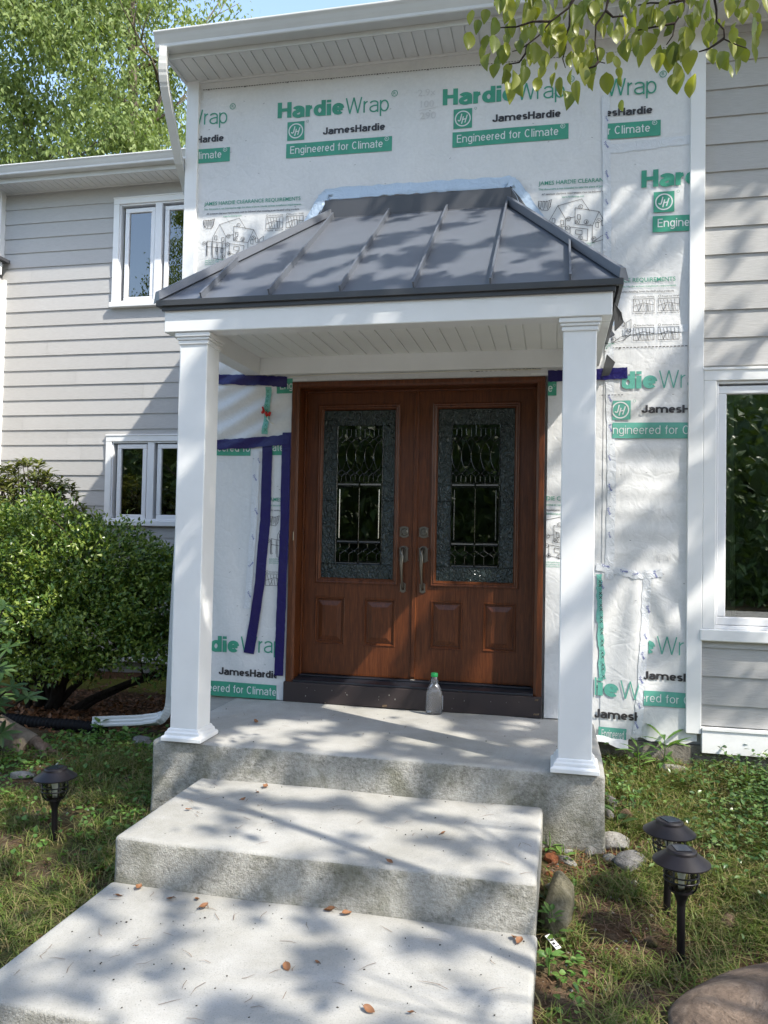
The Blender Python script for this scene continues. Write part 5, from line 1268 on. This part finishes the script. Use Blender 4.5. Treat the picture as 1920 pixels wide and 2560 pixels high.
weed('low three leaf weed right of the plant tag', 'weed', 1.88, -2.03, 7, .045, .024, .05)
weed('weed growing from the side of the lowest step', 'weed', 1.79, -2.14, 12, .048, .024, .10, tall=True)
weed('dock plant with two tall leaves beside the landing wall', 'weed', 2.12, -.95, 6, .12, .04, .10, 'rhodo_leaf', tall=True)
weed('broad leaved weed in front of the downspout end', 'weed', -1.42, .0, 12, .06, .045, .12, tall=True)
weed('long bladed weed left of the downspout end', 'weed', -1.62, -.18, 12, .15, .026, .05)
weed('rounded weed under the middle of the downspout', 'weed', -1.15, -.08, 12, .055, .045, .10, tall=True)
weed('flat rosette weed at the left edge of the step', 'weed', -.28, -1.75, 12, .09, .03, .03)
weed('pale flat rosette weed at the left edge of the photo', 'weed', -1.35, -1.35, 12, .11, .04, .03)
weed('bright rosette weed in the lower left corner', 'weed', -.62, -2.15, 12, .085, .032, .05)
weed('long bladed grass weed behind the lone path lamp', 'weed', -.62, -.95, 14, .11, .022, .06)
weed('wide leafed weed beside the left landing wall', 'weed', -.48, -1.0, 10, .075, .03, .06)
# ground covers
def cover(name, label, n, f, L, W, mat, h):
    P = f(n); k = len(P); z = gz(P[:, 0], P[:, 1])+rng.uniform(.0, 1, k)**1.3*h
    D = unit(rng.normal(size=(k, 3))*np.array([1, 1, .3])+np.array([0, 0, .25])); N = rng.normal(0, .3, (k, 3))+np.array([0, 0, 1.])
    o = leafy(name, np.column_stack([P[:, :2], z]), D, N, rng.uniform(.6, 1.2, k)*L, rng.uniform(.7, 1.1, k)*W, mat, None, .15, .15); return tag(o, label, kind='stuff')
def blobs(cs):
    def f(n):
        o = []
        tot = sum(c[4] for c in cs)
        for x, y, sx, sy, wgt in cs: o.append(np.stack([rng.normal(x, sx, int(n*wgt/tot)), rng.normal(y, sy, int(n*wgt/tot))], 1))
        P = np.concatenate(o); b = (P[:, 0] > -.40) & (P[:, 0] < 2.07) & (P[:, 1] < .03) & (P[:, 1] > -1.2); b |= (P[:, 0] > -.10) & (P[:, 0] < 1.77) & (P[:, 1] < -1.1); b |= (P[:, 0] > 2) & (P[:, 1] > -.02)
        return P[~b]
    return f
cover('ground_cover', 'dark small leaved creeping ground cover below the large window', 4600, blobs([(3.15, -.35, .28, .24, 5), (3.0, -.7, .25, .25, 3), (2.75, -1.05, .22, .2, 1.2), (3.3, -1.2, .3, .3, 1.5), (2.2, -.6, .06, .2, .25)]), .034, .02, 'vinca_leaf', .15)
cover('clover', 'low green clover and weeds in the left lawn', 3000, blobs([(-1.2, -.15, .28, .16, 3), (-1.75, -.62, .3, .2, 2), (-.75, -.4, .25, .25, 1.6), (-1.4, -1.2, .4, .25, 1.6), (-.5, -1.3, .2, .25, 1), (-1.9, -.9, .3, .25, 1.2), (1.85, -2.1, .05, .3, .3), (2.25, -.4, .12, .2, .6)]), .035, .026, 'weed_leaf', .06)
cover('leaf_litter', 'dark brown leaf litter under the big bush', 3800, blobs([(-2.2, .75, .7, .35, 5), (-1.5, .9, .5, .4, 2), (-2.9, .6, .5, .3, 2), (-2.0, 1.5, .7, .3, 1)]), .05, .028, 'dry', .02)

# ------------------------------------------------------------------ grass blades
def grass(n, f, L, label):
    P = f(n); k = len(P); P = np.column_stack([P[:, :2], gz(P[:, 0], P[:, 1])-.004])
    a = rng.uniform(0, 6.28, k)+.0; l = rng.uniform(.45, 1.25, k)*L; lean = rng.uniform(.5, 1.9, k); w_ = rng.uniform(.0014, .0030, k)
    h = np.stack([np.cos(a), np.sin(a), np.zeros(k)], 1); s = np.stack([-np.sin(a), np.cos(a), np.zeros(k)], 1)*w_[:, None]
    rows = []
    for t, ws in ((0, 1), (.4, .9), (.75, .6), (1, .08)):
        c = P+h*(l*lean*t**1.7*.8)[:, None]+np.array([0, 0, 1.])*(l*(t-.42*np.minimum(lean, 1.1)*t*t))[:, None]; rows += [c-s*ws, c+s*ws]
    V = np.stack(rows, 1).reshape(-1, 3); q = np.arange(k)[:, None]*8
    Q = np.concatenate([q+np.array([[i, i+1, i+3, i+2]]) for i in (0, 2, 4)])
    return tag(link('lawn_grass', mesh_np('lawn_grass', V, Q, mats=[M['grass']])), label, kind='stuff')
def clumps(nc, areas, spread):
    def f(n):
        tot = sum(a[4] for a in areas); o = []
        for x0, x1, y0, y1, wgt in areas:
            m_ = max(1, int(nc*wgt/tot)); c = np.stack([rng.uniform(x0, x1, m_), rng.uniform(y0, y1, m_)], 1)
            k = int(n*wgt/tot); i = rng.integers(0, m_, k); o.append(c[i]+rng.normal(0, spread, (k, 2)))
        P = np.concatenate(o); b = (P[:, 0] > -.37) & (P[:, 0] < 2.06) & (P[:, 1] > -1.19) & (P[:, 1] < .05); b |= (P[:, 0] > -.08) & (P[:, 0] < 1.755) & (P[:, 1] < -1.1); b |= (P[:, 0] > 2) & (P[:, 1] > -.01)
        b |= (((P[:, 0]-1.95)**2/.05+(P[:, 1]+1.24)**2/.032) < 1) & (rng.random(len(P)) < .88)
        b |= ((P[:, 0]+1.45)**2/.12+(P[:, 1]+.85)**2/.06) < 1; b |= (((P[:, 0]-2.15)**2/.05+(P[:, 1]+1.78)**2/.05) < 1) & (rng.random(len(P)) < .72)
        return P[~b]
    return f
grass(30000, clumps(420, [(-2.3, -.08, -3.0, -1.25, 7), (-1.6, -.37, -1.25, -.3, 4), (-2.6, -1.6, -1.6, -.6, 2), (-1.3, -.5, -.3, .1, .8)], .055), .085, 'tufted olive green grass left of the steps')
grass(30000, clumps(420, [(2.08, 3.0, -1.0, -.05, 5), (1.95, 3.4, -1.7, -.8, 4), (1.77, 2.5, -2.0, -1.2, 1.6), (1.77, 3.2, -3.0, -1.95, 4), (2.4, 3.4, -1.9, -1.2, 2.5)], .05), .085, 'bright green grass right of the steps')

# ------------------------------------------------------------------ trees
def branch_tree(parent, base, top, r0, seed, nl, spread, mat='bark', name='trunk'):
    """trunk and limbs in two meshes; returns limb tips"""
    r = random.Random(seed); m = MB(); b, t = Vector(base), Vector(top); n = 7
    path = [b.lerp(t, i/n)+Vector((r.gauss(0, .02), r.gauss(0, .02), 0))*(t-b).length*.5*(i > 0) for i in range(n+1)]
    m.tube([tuple(p) for p in path], [r0*(1-.75*i/n)*(1.35 if i == 0 else 1) for i in range(n+1)], 10); m.build(name, M[mat], parent, smooth=True)
    m = MB(); tips = []
    def grow(p, d, L, rad, lev):
        q = p+d*L*.5+Vector((r.gauss(0, .06), r.gauss(0, .06), r.gauss(.04, .05)))*L; e = p+d*L+Vector((r.gauss(0, .08), r.gauss(0, .08), r.gauss(.05, .06)))*L
        m.tube([tuple(p), tuple(q), tuple(e)], [rad, rad*.75, rad*.45], 7 if lev < 2 else 5)
        tips.append((tuple(q), lev)); tips.append((tuple(e), lev))
        if lev < 3:
            for _ in range(3 if lev < 2 else 2):
                s = q.lerp(e, r.uniform(0, 1)); nd = (d+Vector((r.gauss(0, .6), r.gauss(0, .6), r.gauss(.1, .4)))).normalized(); grow(s, nd, L*r.uniform(.5, .75), rad*.45, lev+1)
    for k in range(nl):
        f = .35+.65*k/max(1, nl-1); i = min(n-1, int(f*n)); a = k*2.4+r.uniform(-.4, .4)
        grow(path[i].lerp(path[i+1], f*n-i if i < n-1 else 1), Vector((math.cos(a), math.sin(a), r.uniform(.3, .9))).normalized(), spread*(1.15-.5*f), r0*.38*(1.1-.5*f), 1)
    m.build('limbs', M[mat], parent, smooth=True); return tips
bg = thing('tall_tree', (-7.6, 10.2, -.6), 'tall leafy tree against the sky beyond the left wing roof', 'tree')
tips = branch_tree(bg, (-7.7, 10.2, -.6), (-7.5, 10.3, 14.5), .24, 3, 13, 2.5)
tp = np.array([t for t, l in tips if l >= 2 and t[2] > 6.5])
extra = inside_ell(420, (-8.2, 10.0, 11.4), (3.6, 2.6, 4.4), shell=.3)
C_ = np.concatenate([tp, extra]); C_ = C_[(C_[:, 2] > 6.5)]
inv = (C_[:, 0] > -12) & (C_[:, 1] < 13.2) & (C_[:, 0] < -6.15+.32*np.sin(C_[:, 2]*2.2)-.25*np.maximum(0, C_[:, 2]-12.2)+.9*(rng.random(len(C_)) < .22)*(C_[:, 2] > 11.8)); C_ = C_[inv]
rng.shuffle(C_); C_ = C_[:900]
k = 110; n = len(C_)*k
off = rng.normal(0, 1, (len(C_), k, 3))*np.array([.27, .27, .20]); off[..., 2] -= .25*np.abs(off[..., 0])
P = (C_[:, None]+off).reshape(-1, 3); D = unit(rnd_dirs(n)*np.array([.8, .8, .4])+np.array([.05, -.1, -.75])); N = unit(rnd_dirs(n)*.8+np.array([.3, -.5, .5]))
leafy('crown', P, D, N, rng.uniform(.10, .17, n), rng.uniform(.045, .07, n), 'tree_leaf', bg, .1, .15)
print('bg clumps', len(C_))
# trees across the street, behind the viewpoint: the same kind, seen only in the glass
for i, (x, y, rz, s) in enumerate(((-6, -26, .4, .75), (1.5, -29, 1.9, .7), (9, -25, 3.3, .8), (16, -22, 4.4, .75), (-14, -24, 5.2, .8))):
    c = copy_tree(bg); c.rotation_euler = (0, 0, rz); c.scale = (s, s, s)
    o_ = Vector((-7.5, 10.2, -.6)); c.location = (x, y, -.9)
    tag(c, 'leafy street tree standing beyond the lawn behind the viewpoint', 'tree', 'trees across the street behind the viewpoint')

# dogwood: its low branch hangs into the upper right corner
TWIGS=[[(1.833,-2.5,3.02),(1.833,-2.5,2.983),(1.816,-2.5,2.957),(1.757,-2.5,2.918),(1.721,-2.5,2.876),(1.679,-2.5,2.846),(1.652,-2.5,2.831),(1.628,-2.5,2.828)],
[(1.679,-2.5,2.846),(1.674,-2.5,2.816),(1.653,-2.5,2.787),(1.617,-2.5,2.784)],
[(1.825,-2.35,3.112),(1.823,-2.35,3.054),(1.821,-2.35,2.989),(1.809,-2.35,2.958),(1.809,-2.35,2.912),(1.799,-2.35,2.874),(1.809,-2.35,2.84)],
[(1.944,-2.6,2.936),(1.94,-2.6,2.901),(1.934,-2.6,2.867),(1.903,-2.6,2.823),(1.901,-2.6,2.758),(1.912,-2.6,2.701),(1.933,-2.6,2.693)],
[(1.912,-2.6,2.701),(1.902,-2.6,2.687),(1.874,-2.6,2.68)],
[(2.206,-2.4,3.041),(2.204,-2.4,3.004),(2.201,-2.4,2.967),(2.174,-2.4,2.926),(2.167,-2.4,2.883),(2.147,-2.4,2.854)],
[(2.174,-2.4,2.926),(2.123,-2.4,2.923),(2.052,-2.4,2.916)],
[(2.268,-2.55,2.928),(2.274,-2.55,2.892),(2.28,-2.55,2.857),(2.28,-2.55,2.821),(2.303,-2.55,2.792),(2.304,-2.55,2.76),(2.339,-2.55,2.739),(2.371,-2.55,2.723)],
[(2.303,-2.55,2.763),(2.28,-2.55,2.748),(2.256,-2.55,2.734),(2.227,-2.55,2.728)],
[(2.201,-2.4,3.004),(2.151,-2.4,2.998),(2.093,-2.4,3.008),(2.052,-2.4,3.004)],
[(1.757,-2.5,2.918),(1.696,-2.5,2.925),(1.642,-2.5,2.913),(1.587,-2.5,2.917)],
[(2.414,-2.4,3.013),(2.422,-2.4,2.976),(2.42,-2.4,2.939)],
[(1.934,-2.6,2.867),(1.956,-2.6,2.843),(1.989,-2.6,2.842)],
[(1.629,-2.3,3.186),(1.662,-2.3,3.155),(1.682,-2.3,3.125)]]
HANG=[(1.63,-2.615,2.94,1.631,-2.615,2.861),(1.682,-2.481,3.005,1.66,-2.481,2.916),(1.741,-2.557,2.968,1.749,-2.557,2.882),(1.703,-2.454,3.005,1.704,-2.454,2.954),(1.616,-2.445,2.968,1.612,-2.445,2.911),(1.681,-2.691,2.782,1.682,-2.691,2.73),(1.735,-2.714,2.775,1.736,-2.714,2.729),(1.526,-2.352,2.993,1.517,-2.352,2.935),(1.575,-2.606,2.825,1.57,-2.606,2.76),(1.565,-2.617,2.759,1.555,-2.617,2.695),(1.574,-2.282,2.969,1.557,-2.282,2.899),(1.606,-2.513,2.856,1.615,-2.513,2.805),(1.566,-2.352,2.881,1.552,-2.352,2.825),(1.633,-2.51,2.758,1.628,-2.51,2.684),(1.656,-2.439,2.785,1.665,-2.439,2.695),(1.712,-2.654,2.755,1.707,-2.654,2.68),(1.737,-2.441,2.802,1.718,-2.441,2.75),(1.751,-2.338,2.995,1.746,-2.338,2.923),(1.802,-2.49,2.907,1.772,-2.49,2.873),(1.796,-2.394,2.937,1.791,-2.394,2.861),(1.757,-2.425,2.884,1.757,-2.425,2.833),(1.778,-2.692,2.66,1.778,-2.692,2.632),(1.772,-2.386,2.806,1.763,-2.386,2.75),(1.789,-2.46,2.745,1.796,-2.46,2.67),(1.831,-2.587,2.696,1.827,-2.587,2.637),(1.841,-2.706,2.585,1.848,-2.706,2.505),(1.848,-2.339,2.973,1.844,-2.339,2.921),(1.845,-2.512,2.902,1.846,-2.512,2.847),(1.875,-2.404,2.938,1.876,-2.404,2.9),(1.876,-2.333,3.09,1.864,-2.333,3.015),(1.894,-2.406,3.042,1.885,-2.406,2.987),(1.937,-2.315,3.042,1.899,-2.315,3.023),(1.928,-2.546,2.861,1.929,-2.546,2.807),(1.898,-2.368,2.877,1.888,-2.368,2.815),(1.917,-2.524,2.791,1.921,-2.524,2.742),(1.917,-2.308,2.836,1.906,-2.308,2.766),(1.95,-2.333,2.818,1.958,-2.333,2.733),(1.962,-2.677,2.668,1.97,-2.677,2.623),(1.97,-2.66,2.641,1.977,-2.66,2.6),(1.949,-2.625,2.81,1.95,-2.625,2.758),(1.997,-2.295,3.023,1.998,-2.295,2.957),(1.995,-2.528,2.949,1.988,-2.528,2.902),(2.021,-2.444,3.003,2.027,-2.444,2.965),(2.019,-2.588,2.864,2.029,-2.588,2.804),(2.025,-2.497,2.855,2.006,-2.497,2.813),(2.011,-2.55,2.785,2.006,-2.55,2.751),(2.059,-2.566,2.905,2.042,-2.566,2.857),(2.086,-2.463,2.954,2.076,-2.463,2.895),(2.106,-2.463,2.949,2.107,-2.463,2.881),(2.091,-2.322,2.955,2.084,-2.322,2.865),(2.123,-2.42,2.816,2.114,-2.42,2.744),(2.112,-2.311,2.971,2.125,-2.311,2.933),(2.17,-2.343,2.949,2.143,-2.343,2.918),(2.186,-2.284,2.935,2.186,-2.284,2.844),(2.21,-2.425,2.893,2.204,-2.425,2.814),(2.133,-2.648,2.829,2.139,-2.648,2.789),(2.243,-2.341,2.863,2.226,-2.341,2.772),(2.239,-2.296,3.008,2.254,-2.296,2.95),(2.246,-2.322,3.049,2.267,-2.322,2.987),(2.269,-2.47,2.951,2.27,-2.47,2.884),(2.264,-2.406,2.887,2.264,-2.406,2.856),(2.248,-2.627,2.752,2.248,-2.627,2.707),(2.323,-2.354,2.954,2.32,-2.354,2.91),(2.277,-2.468,2.782,2.286,-2.468,2.727),(2.296,-2.595,2.695,2.281,-2.595,2.636),(2.304,-2.692,2.709,2.3,-2.692,2.655),(2.388,-2.344,2.833,2.382,-2.344,2.753),(2.418,-2.284,2.885,2.428,-2.284,2.828),(2.357,-2.681,2.66,2.368,-2.681,2.594),(2.452,-2.368,2.916,2.442,-2.368,2.85),(2.369,-2.539,2.858,2.361,-2.539,2.825),(2.366,-2.654,2.813,2.366,-2.654,2.763),(2.369,-2.591,2.857,2.359,-2.591,2.826),(2.463,-2.382,2.986,2.463,-2.382,2.961),(2.441,-2.336,2.973,2.461,-2.336,2.933),(1.857,-2.701,2.798,1.838,-2.701,2.765),(1.81,-2.45,2.981,1.798,-2.45,2.947),(1.875,-2.7,2.618,1.867,-2.7,2.586),(1.828,-2.404,2.866,1.815,-2.404,2.812),(1.751,-2.574,2.761,1.744,-2.574,2.714),(1.637,-2.332,3.145,1.626,-2.332,3.074),(1.776,-2.289,3.147,1.768,-2.289,3.096),(1.601,-2.498,3.04,1.595,-2.498,2.965),(1.915,-2.281,3.132,1.923,-2.281,3.085),(2.133,-2.584,2.898,2.123,-2.584,2.866),(2.177,-2.686,2.832,2.178,-2.686,2.781),(2.256,-2.456,2.977,2.248,-2.456,2.93),(2.304,-2.706,2.793,2.309,-2.706,2.76),(1.582,-2.633,2.924,1.575,-2.633,2.902)]
dg = thing('dogwood_tree', (5.6, -4.4, -.6), 'yellow green dogwood branch hanging into the upper right corner', 'tree')
tips = branch_tree(dg, (5.6, -4.4, -.6), (4.9, -3.9, 3.6), .09, 8, 7, 1.3, 'twig')
m = MB()
for t in TWIGS: m.tube(t, [.0048*(1-.75*i/len(t)) for i in range(len(t))], 6)
for a, b in (((1.833, -2.5, 3.02), (2.3, -2.7, 3.35)), ((1.825, -2.35, 3.112), (2.35, -2.6, 3.4)), ((1.944, -2.6, 2.936), (2.4, -2.8, 3.3)), ((2.206, -2.4, 3.041), (2.6, -2.8, 3.4)), ((2.24, -2.6, 2.95), (2.7, -2.9, 3.4))):
    m.tube([a, tuple(Vector(a).lerp(Vector(b), .5)+Vector((0, 0, .05))), b], [.006, .009, .012], 6)
for b in ((2.3, -2.7, 3.35), (2.35, -2.6, 3.4), (2.4, -2.8, 3.3), (2.6, -2.8, 3.4), (2.7, -2.9, 3.4)): m.tube([b, (3.4, -3.15, 3.5), (5.0, -3.95, 3.2)], [.012, .025, .045], 7)
m.build('drooping_branch', M['twig'], dg, smooth=True)
V, F = [], []
rl = random.Random(2)
r4 = random.Random(6)
HANG += [tuple(q+o for q, o in zip(h, (ox, oy, oz)*2)) for h in HANG for _ in range(3 if h[2] > 2.84 else 1) for ox, oy, oz in [(r4.uniform(-.07, .07), r4.uniform(-.1, .2), r4.uniform(-.02, .09))]]
for x0, y0, z0, x1, y1, z1 in HANG:
    a, b = Vector((x0, y0, z0)), Vector((x1, y1, z1)); d = b-a; L = d.length*.98; d.normalize()
    th = rl.uniform(0, 6.28); f = Vector((math.sin(th), -abs(math.cos(th))-.5, 0)).normalized(); s = d.cross(f).normalized(); f = s.cross(d)
    cur = rl.uniform(-.25, .35); cup = rl.uniform(.1, .9); wf = rl.choice((.18, .26, .30, .33, .36)); k = len(V); nn = 7
    for i in range(nn+1):
        t = i/nn; w_ = L*wf*(math.sin(math.pi*t**.80)**.9 if 0 < t < 1 else 0)+.0006
        c = a+d*L*t+f*(cur*L*(t-.5)**2*2-cur*L*.5)
        for u in (-1, -.5, 0, .5, 1): V.append(c+s*w_*u+f*(cup*w_*abs(u)**1.5+.05*w_*math.sin(9*t+u*3)))
    for i in range(nn):
        for j in range(4): F.append((k+i*5+j, k+i*5+j+1, k+i*5+j+6, k+i*5+j+5))
me = mesh_np('hanging_leaves', [tuple(v) for v in V], F, mats=[M['dog_leaf']], smooth=True); link('hanging_leaves', me, dg)

# canopy foliage overhead: leaf clumps of the dogwood and of a tall maple, whose gaps dapple the entrance
def in_view(P, mg=.25):
    d = P[:, 1]+5.2
    return (d > -.2) & (P[:, 0] < 1.9+.27*np.maximum(d, 0)+mg) & (P[:, 0] > 1.5-.72*np.maximum(d, 0)-mg) & (P[:, 2] < 1.15+.76*np.sqrt(np.maximum(d, 0)**2+(P[:, 0]-1.8)**2)+mg)
GG = np.random.default_rng(77)
def region(n, x0, x1, y0, y1, r0, r1): return np.stack([GG.uniform(x0, x1, n), GG.uniform(y0, y1, n), GG.uniform(r0, r1, n)], 1)
def grid_gaps(x0, x1, y0, y1, s, r0, r1, keep):
    X, Y = np.meshgrid(np.arange(x0, x1, s), np.arange(y0, y1, s)); n = X.size
    G_ = np.stack([X.ravel()+GG.uniform(-.45, .45, n)*s, Y.ravel()+GG.uniform(-.45, .45, n)*s, GG.uniform(r0, r1, n)], 1); return G_[GG.random(n) < keep]
GAPS = np.concatenate([grid_gaps(-3.2, 2.2, -4.2, -1.1, .17, .030, .055, .75), grid_gaps(-3.2, 2.2, -4.2, -1.1, .245, .055, .10, .82), region(45, 1.8, 3.6, -3.4, -1.0, .09, .22), region(26, -2.4, 1.7, -1.1, -.1, .04, .09), region(12, .2, 1.0, -.32, .02, .07, .13), region(9, -.25, .35, -.95, -.5, .05, .10),
    region(85, -3.2, -.2, .02, 1.3, .055, .125), region(34, -3.2, -2.2, -1.1, .1, .08, .15), region(55, -.2, 2.4, .0, 1.5, .05, .14)])
def shade_amount(mx, my):
    a = np.exp(-(((mx+.3)/3.0)**6+((my+1.6)/2.9)**8)); return a*(((mx-2.75)/1.0)**2+((my+.40)/.62)**2 > 1)
def canopy(name, parent, n, zr, mat, L, clump, gap, seed):
    """leaf clumps whose gaps let the sun through"""
    g = np.random.default_rng(seed); z = g.uniform(zr[0], zr[1], n); mx = g.uniform(-3.6, 3.4, n); my = g.uniform(-4.6, 1.8, n)
    keep = g.random(n) < shade_amount(mx, my); mx, my, z = mx[keep], my[keep], z[keep]
    C = np.stack([mx+.78*(z+.35), my-.40*(z+.35), z], 1)
    k = clump; P = (C[:, None]+g.normal(0, gap, (len(C), k, 3))*np.array([1, 1, .55])).reshape(-1, 3); P = P[~in_view(P)]
    D = unit(g.normal(size=(len(P), 3))*np.array([1, 1, .5])); N = g.normal(0, .5, (len(P), 3))+np.array([0, 0, 1.])
    m_ = P+D*L*.5; ax, ay = m_[:, 0]-.78*(m_[:, 2]+.35), m_[:, 1]+.40*(m_[:, 2]+.35)
    ok = ~(((ax[:, None]-GAPS[None, :, 0])**2+(ay[:, None]-GAPS[None, :, 1])**2) < (GAPS[None, :, 2]+L*.30)**2).any(1)
    ok &= (((ax-2.75)/.95)**2+((ay+.40)/.55)**2 > 1); P, D, N = P[ok], D[ok], N[ok]; q = len(P); print(name, q)
    return leafy(name, P, D, N, g.uniform(.8, 1.2, q)*L, g.uniform(.8, 1.1, q)*L*.6, mat, parent, .1, .1)
canopy('crown', dg, 650, (3.6, 5.6), 'dog_leaf', .10, 10, .17, 5)
mp = thing('tall_maple', (10.2, -7.2, -.8), 'tall maple right of the viewpoint whose crown shades the entrance', 'tree')
branch_tree(mp, (10.2, -7.2, -.8), (8.2, -6.2, 8.0), .24, 12, 9, 2.3)
canopy('crown', mp, 3300, (6.4, 9.4), 'shade_leaf', .15, 9, .22, 6)

q = 2200; P = np.stack([rng.uniform(-34, 38, q), rng.uniform(-27, -26, q), rng.uniform(-1, 1, q)*4+3.2], 1); P[:, 2] += .9*np.sin(P[:, 0]*.5)
V1, T1 = leaves_np(P, rnd_dirs(q)*np.array([1, .1, 1]), np.tile([0, 1., 0], (q, 1)), 2.2, 2., 0, 0)
q = 18000; P = np.stack([rng.uniform(-30, 34, q), rng.uniform(-25, -20, q), rng.uniform(-1, 1, q)*4+3.2], 1); P[:, 2] += .9*np.sin(P[:, 0]*.5)+.6*np.sin(P[:, 0]*1.3)
V2, T2 = leaves_np(P, rnd_dirs(q)-np.array([0, 0, .4]), rnd_dirs(q)+np.array([0, .4, .6]), rng.uniform(.35, .6, q), rng.uniform(.2, .3, q), .1, .2)
tag(link('far_woods', mesh_np('far_woods', np.concatenate([V1, V2]), None, np.concatenate([T1, T2+len(V1)]), mats=[M['shade_leaf']])), 'dark leafy woods across the street, seen only in the glass', kind='stuff')
# unseen leaf mass added overhead to block sky light from the steps
q = 5200; P = np.stack([rng.uniform(-.5, 8, q), rng.uniform(-9.5, -2.6, q), rng.uniform(6.2, 9, q)], 1); cl = np.sin(P[:, 0]*2.1+1)*np.sin(P[:, 1]*1.9)+np.sin(P[:, 2]*3+P[:, 0])
P = P[(cl > -.9) & ~in_view(P, .5) & (P[:, 1]+.40*(P[:, 2]+.35) < .1)]; ax, ay = P[:, 0]-.78*(P[:, 2]+.35), P[:, 1]+.40*(P[:, 2]+.35)
P = P[~(((ax[:, None]-GAPS[None, :, 0])**2+(ay[:, None]-GAPS[None, :, 1])**2) < (GAPS[None, :, 2]+.05)**2).any(1) & (((ax-2.75)/1.05)**2+((ay+.40)/.7)**2 > 1)]
q = len(P); print('spread', q); leafy('sky_block_crown', P, rnd_dirs(q)*np.array([1, 1, .4]), rng.normal(0, .4, (q, 3))+np.array([0, 0, 1.]), rng.uniform(.16, .26, q), rng.uniform(.10, .16, q), 'shade_leaf', mp)
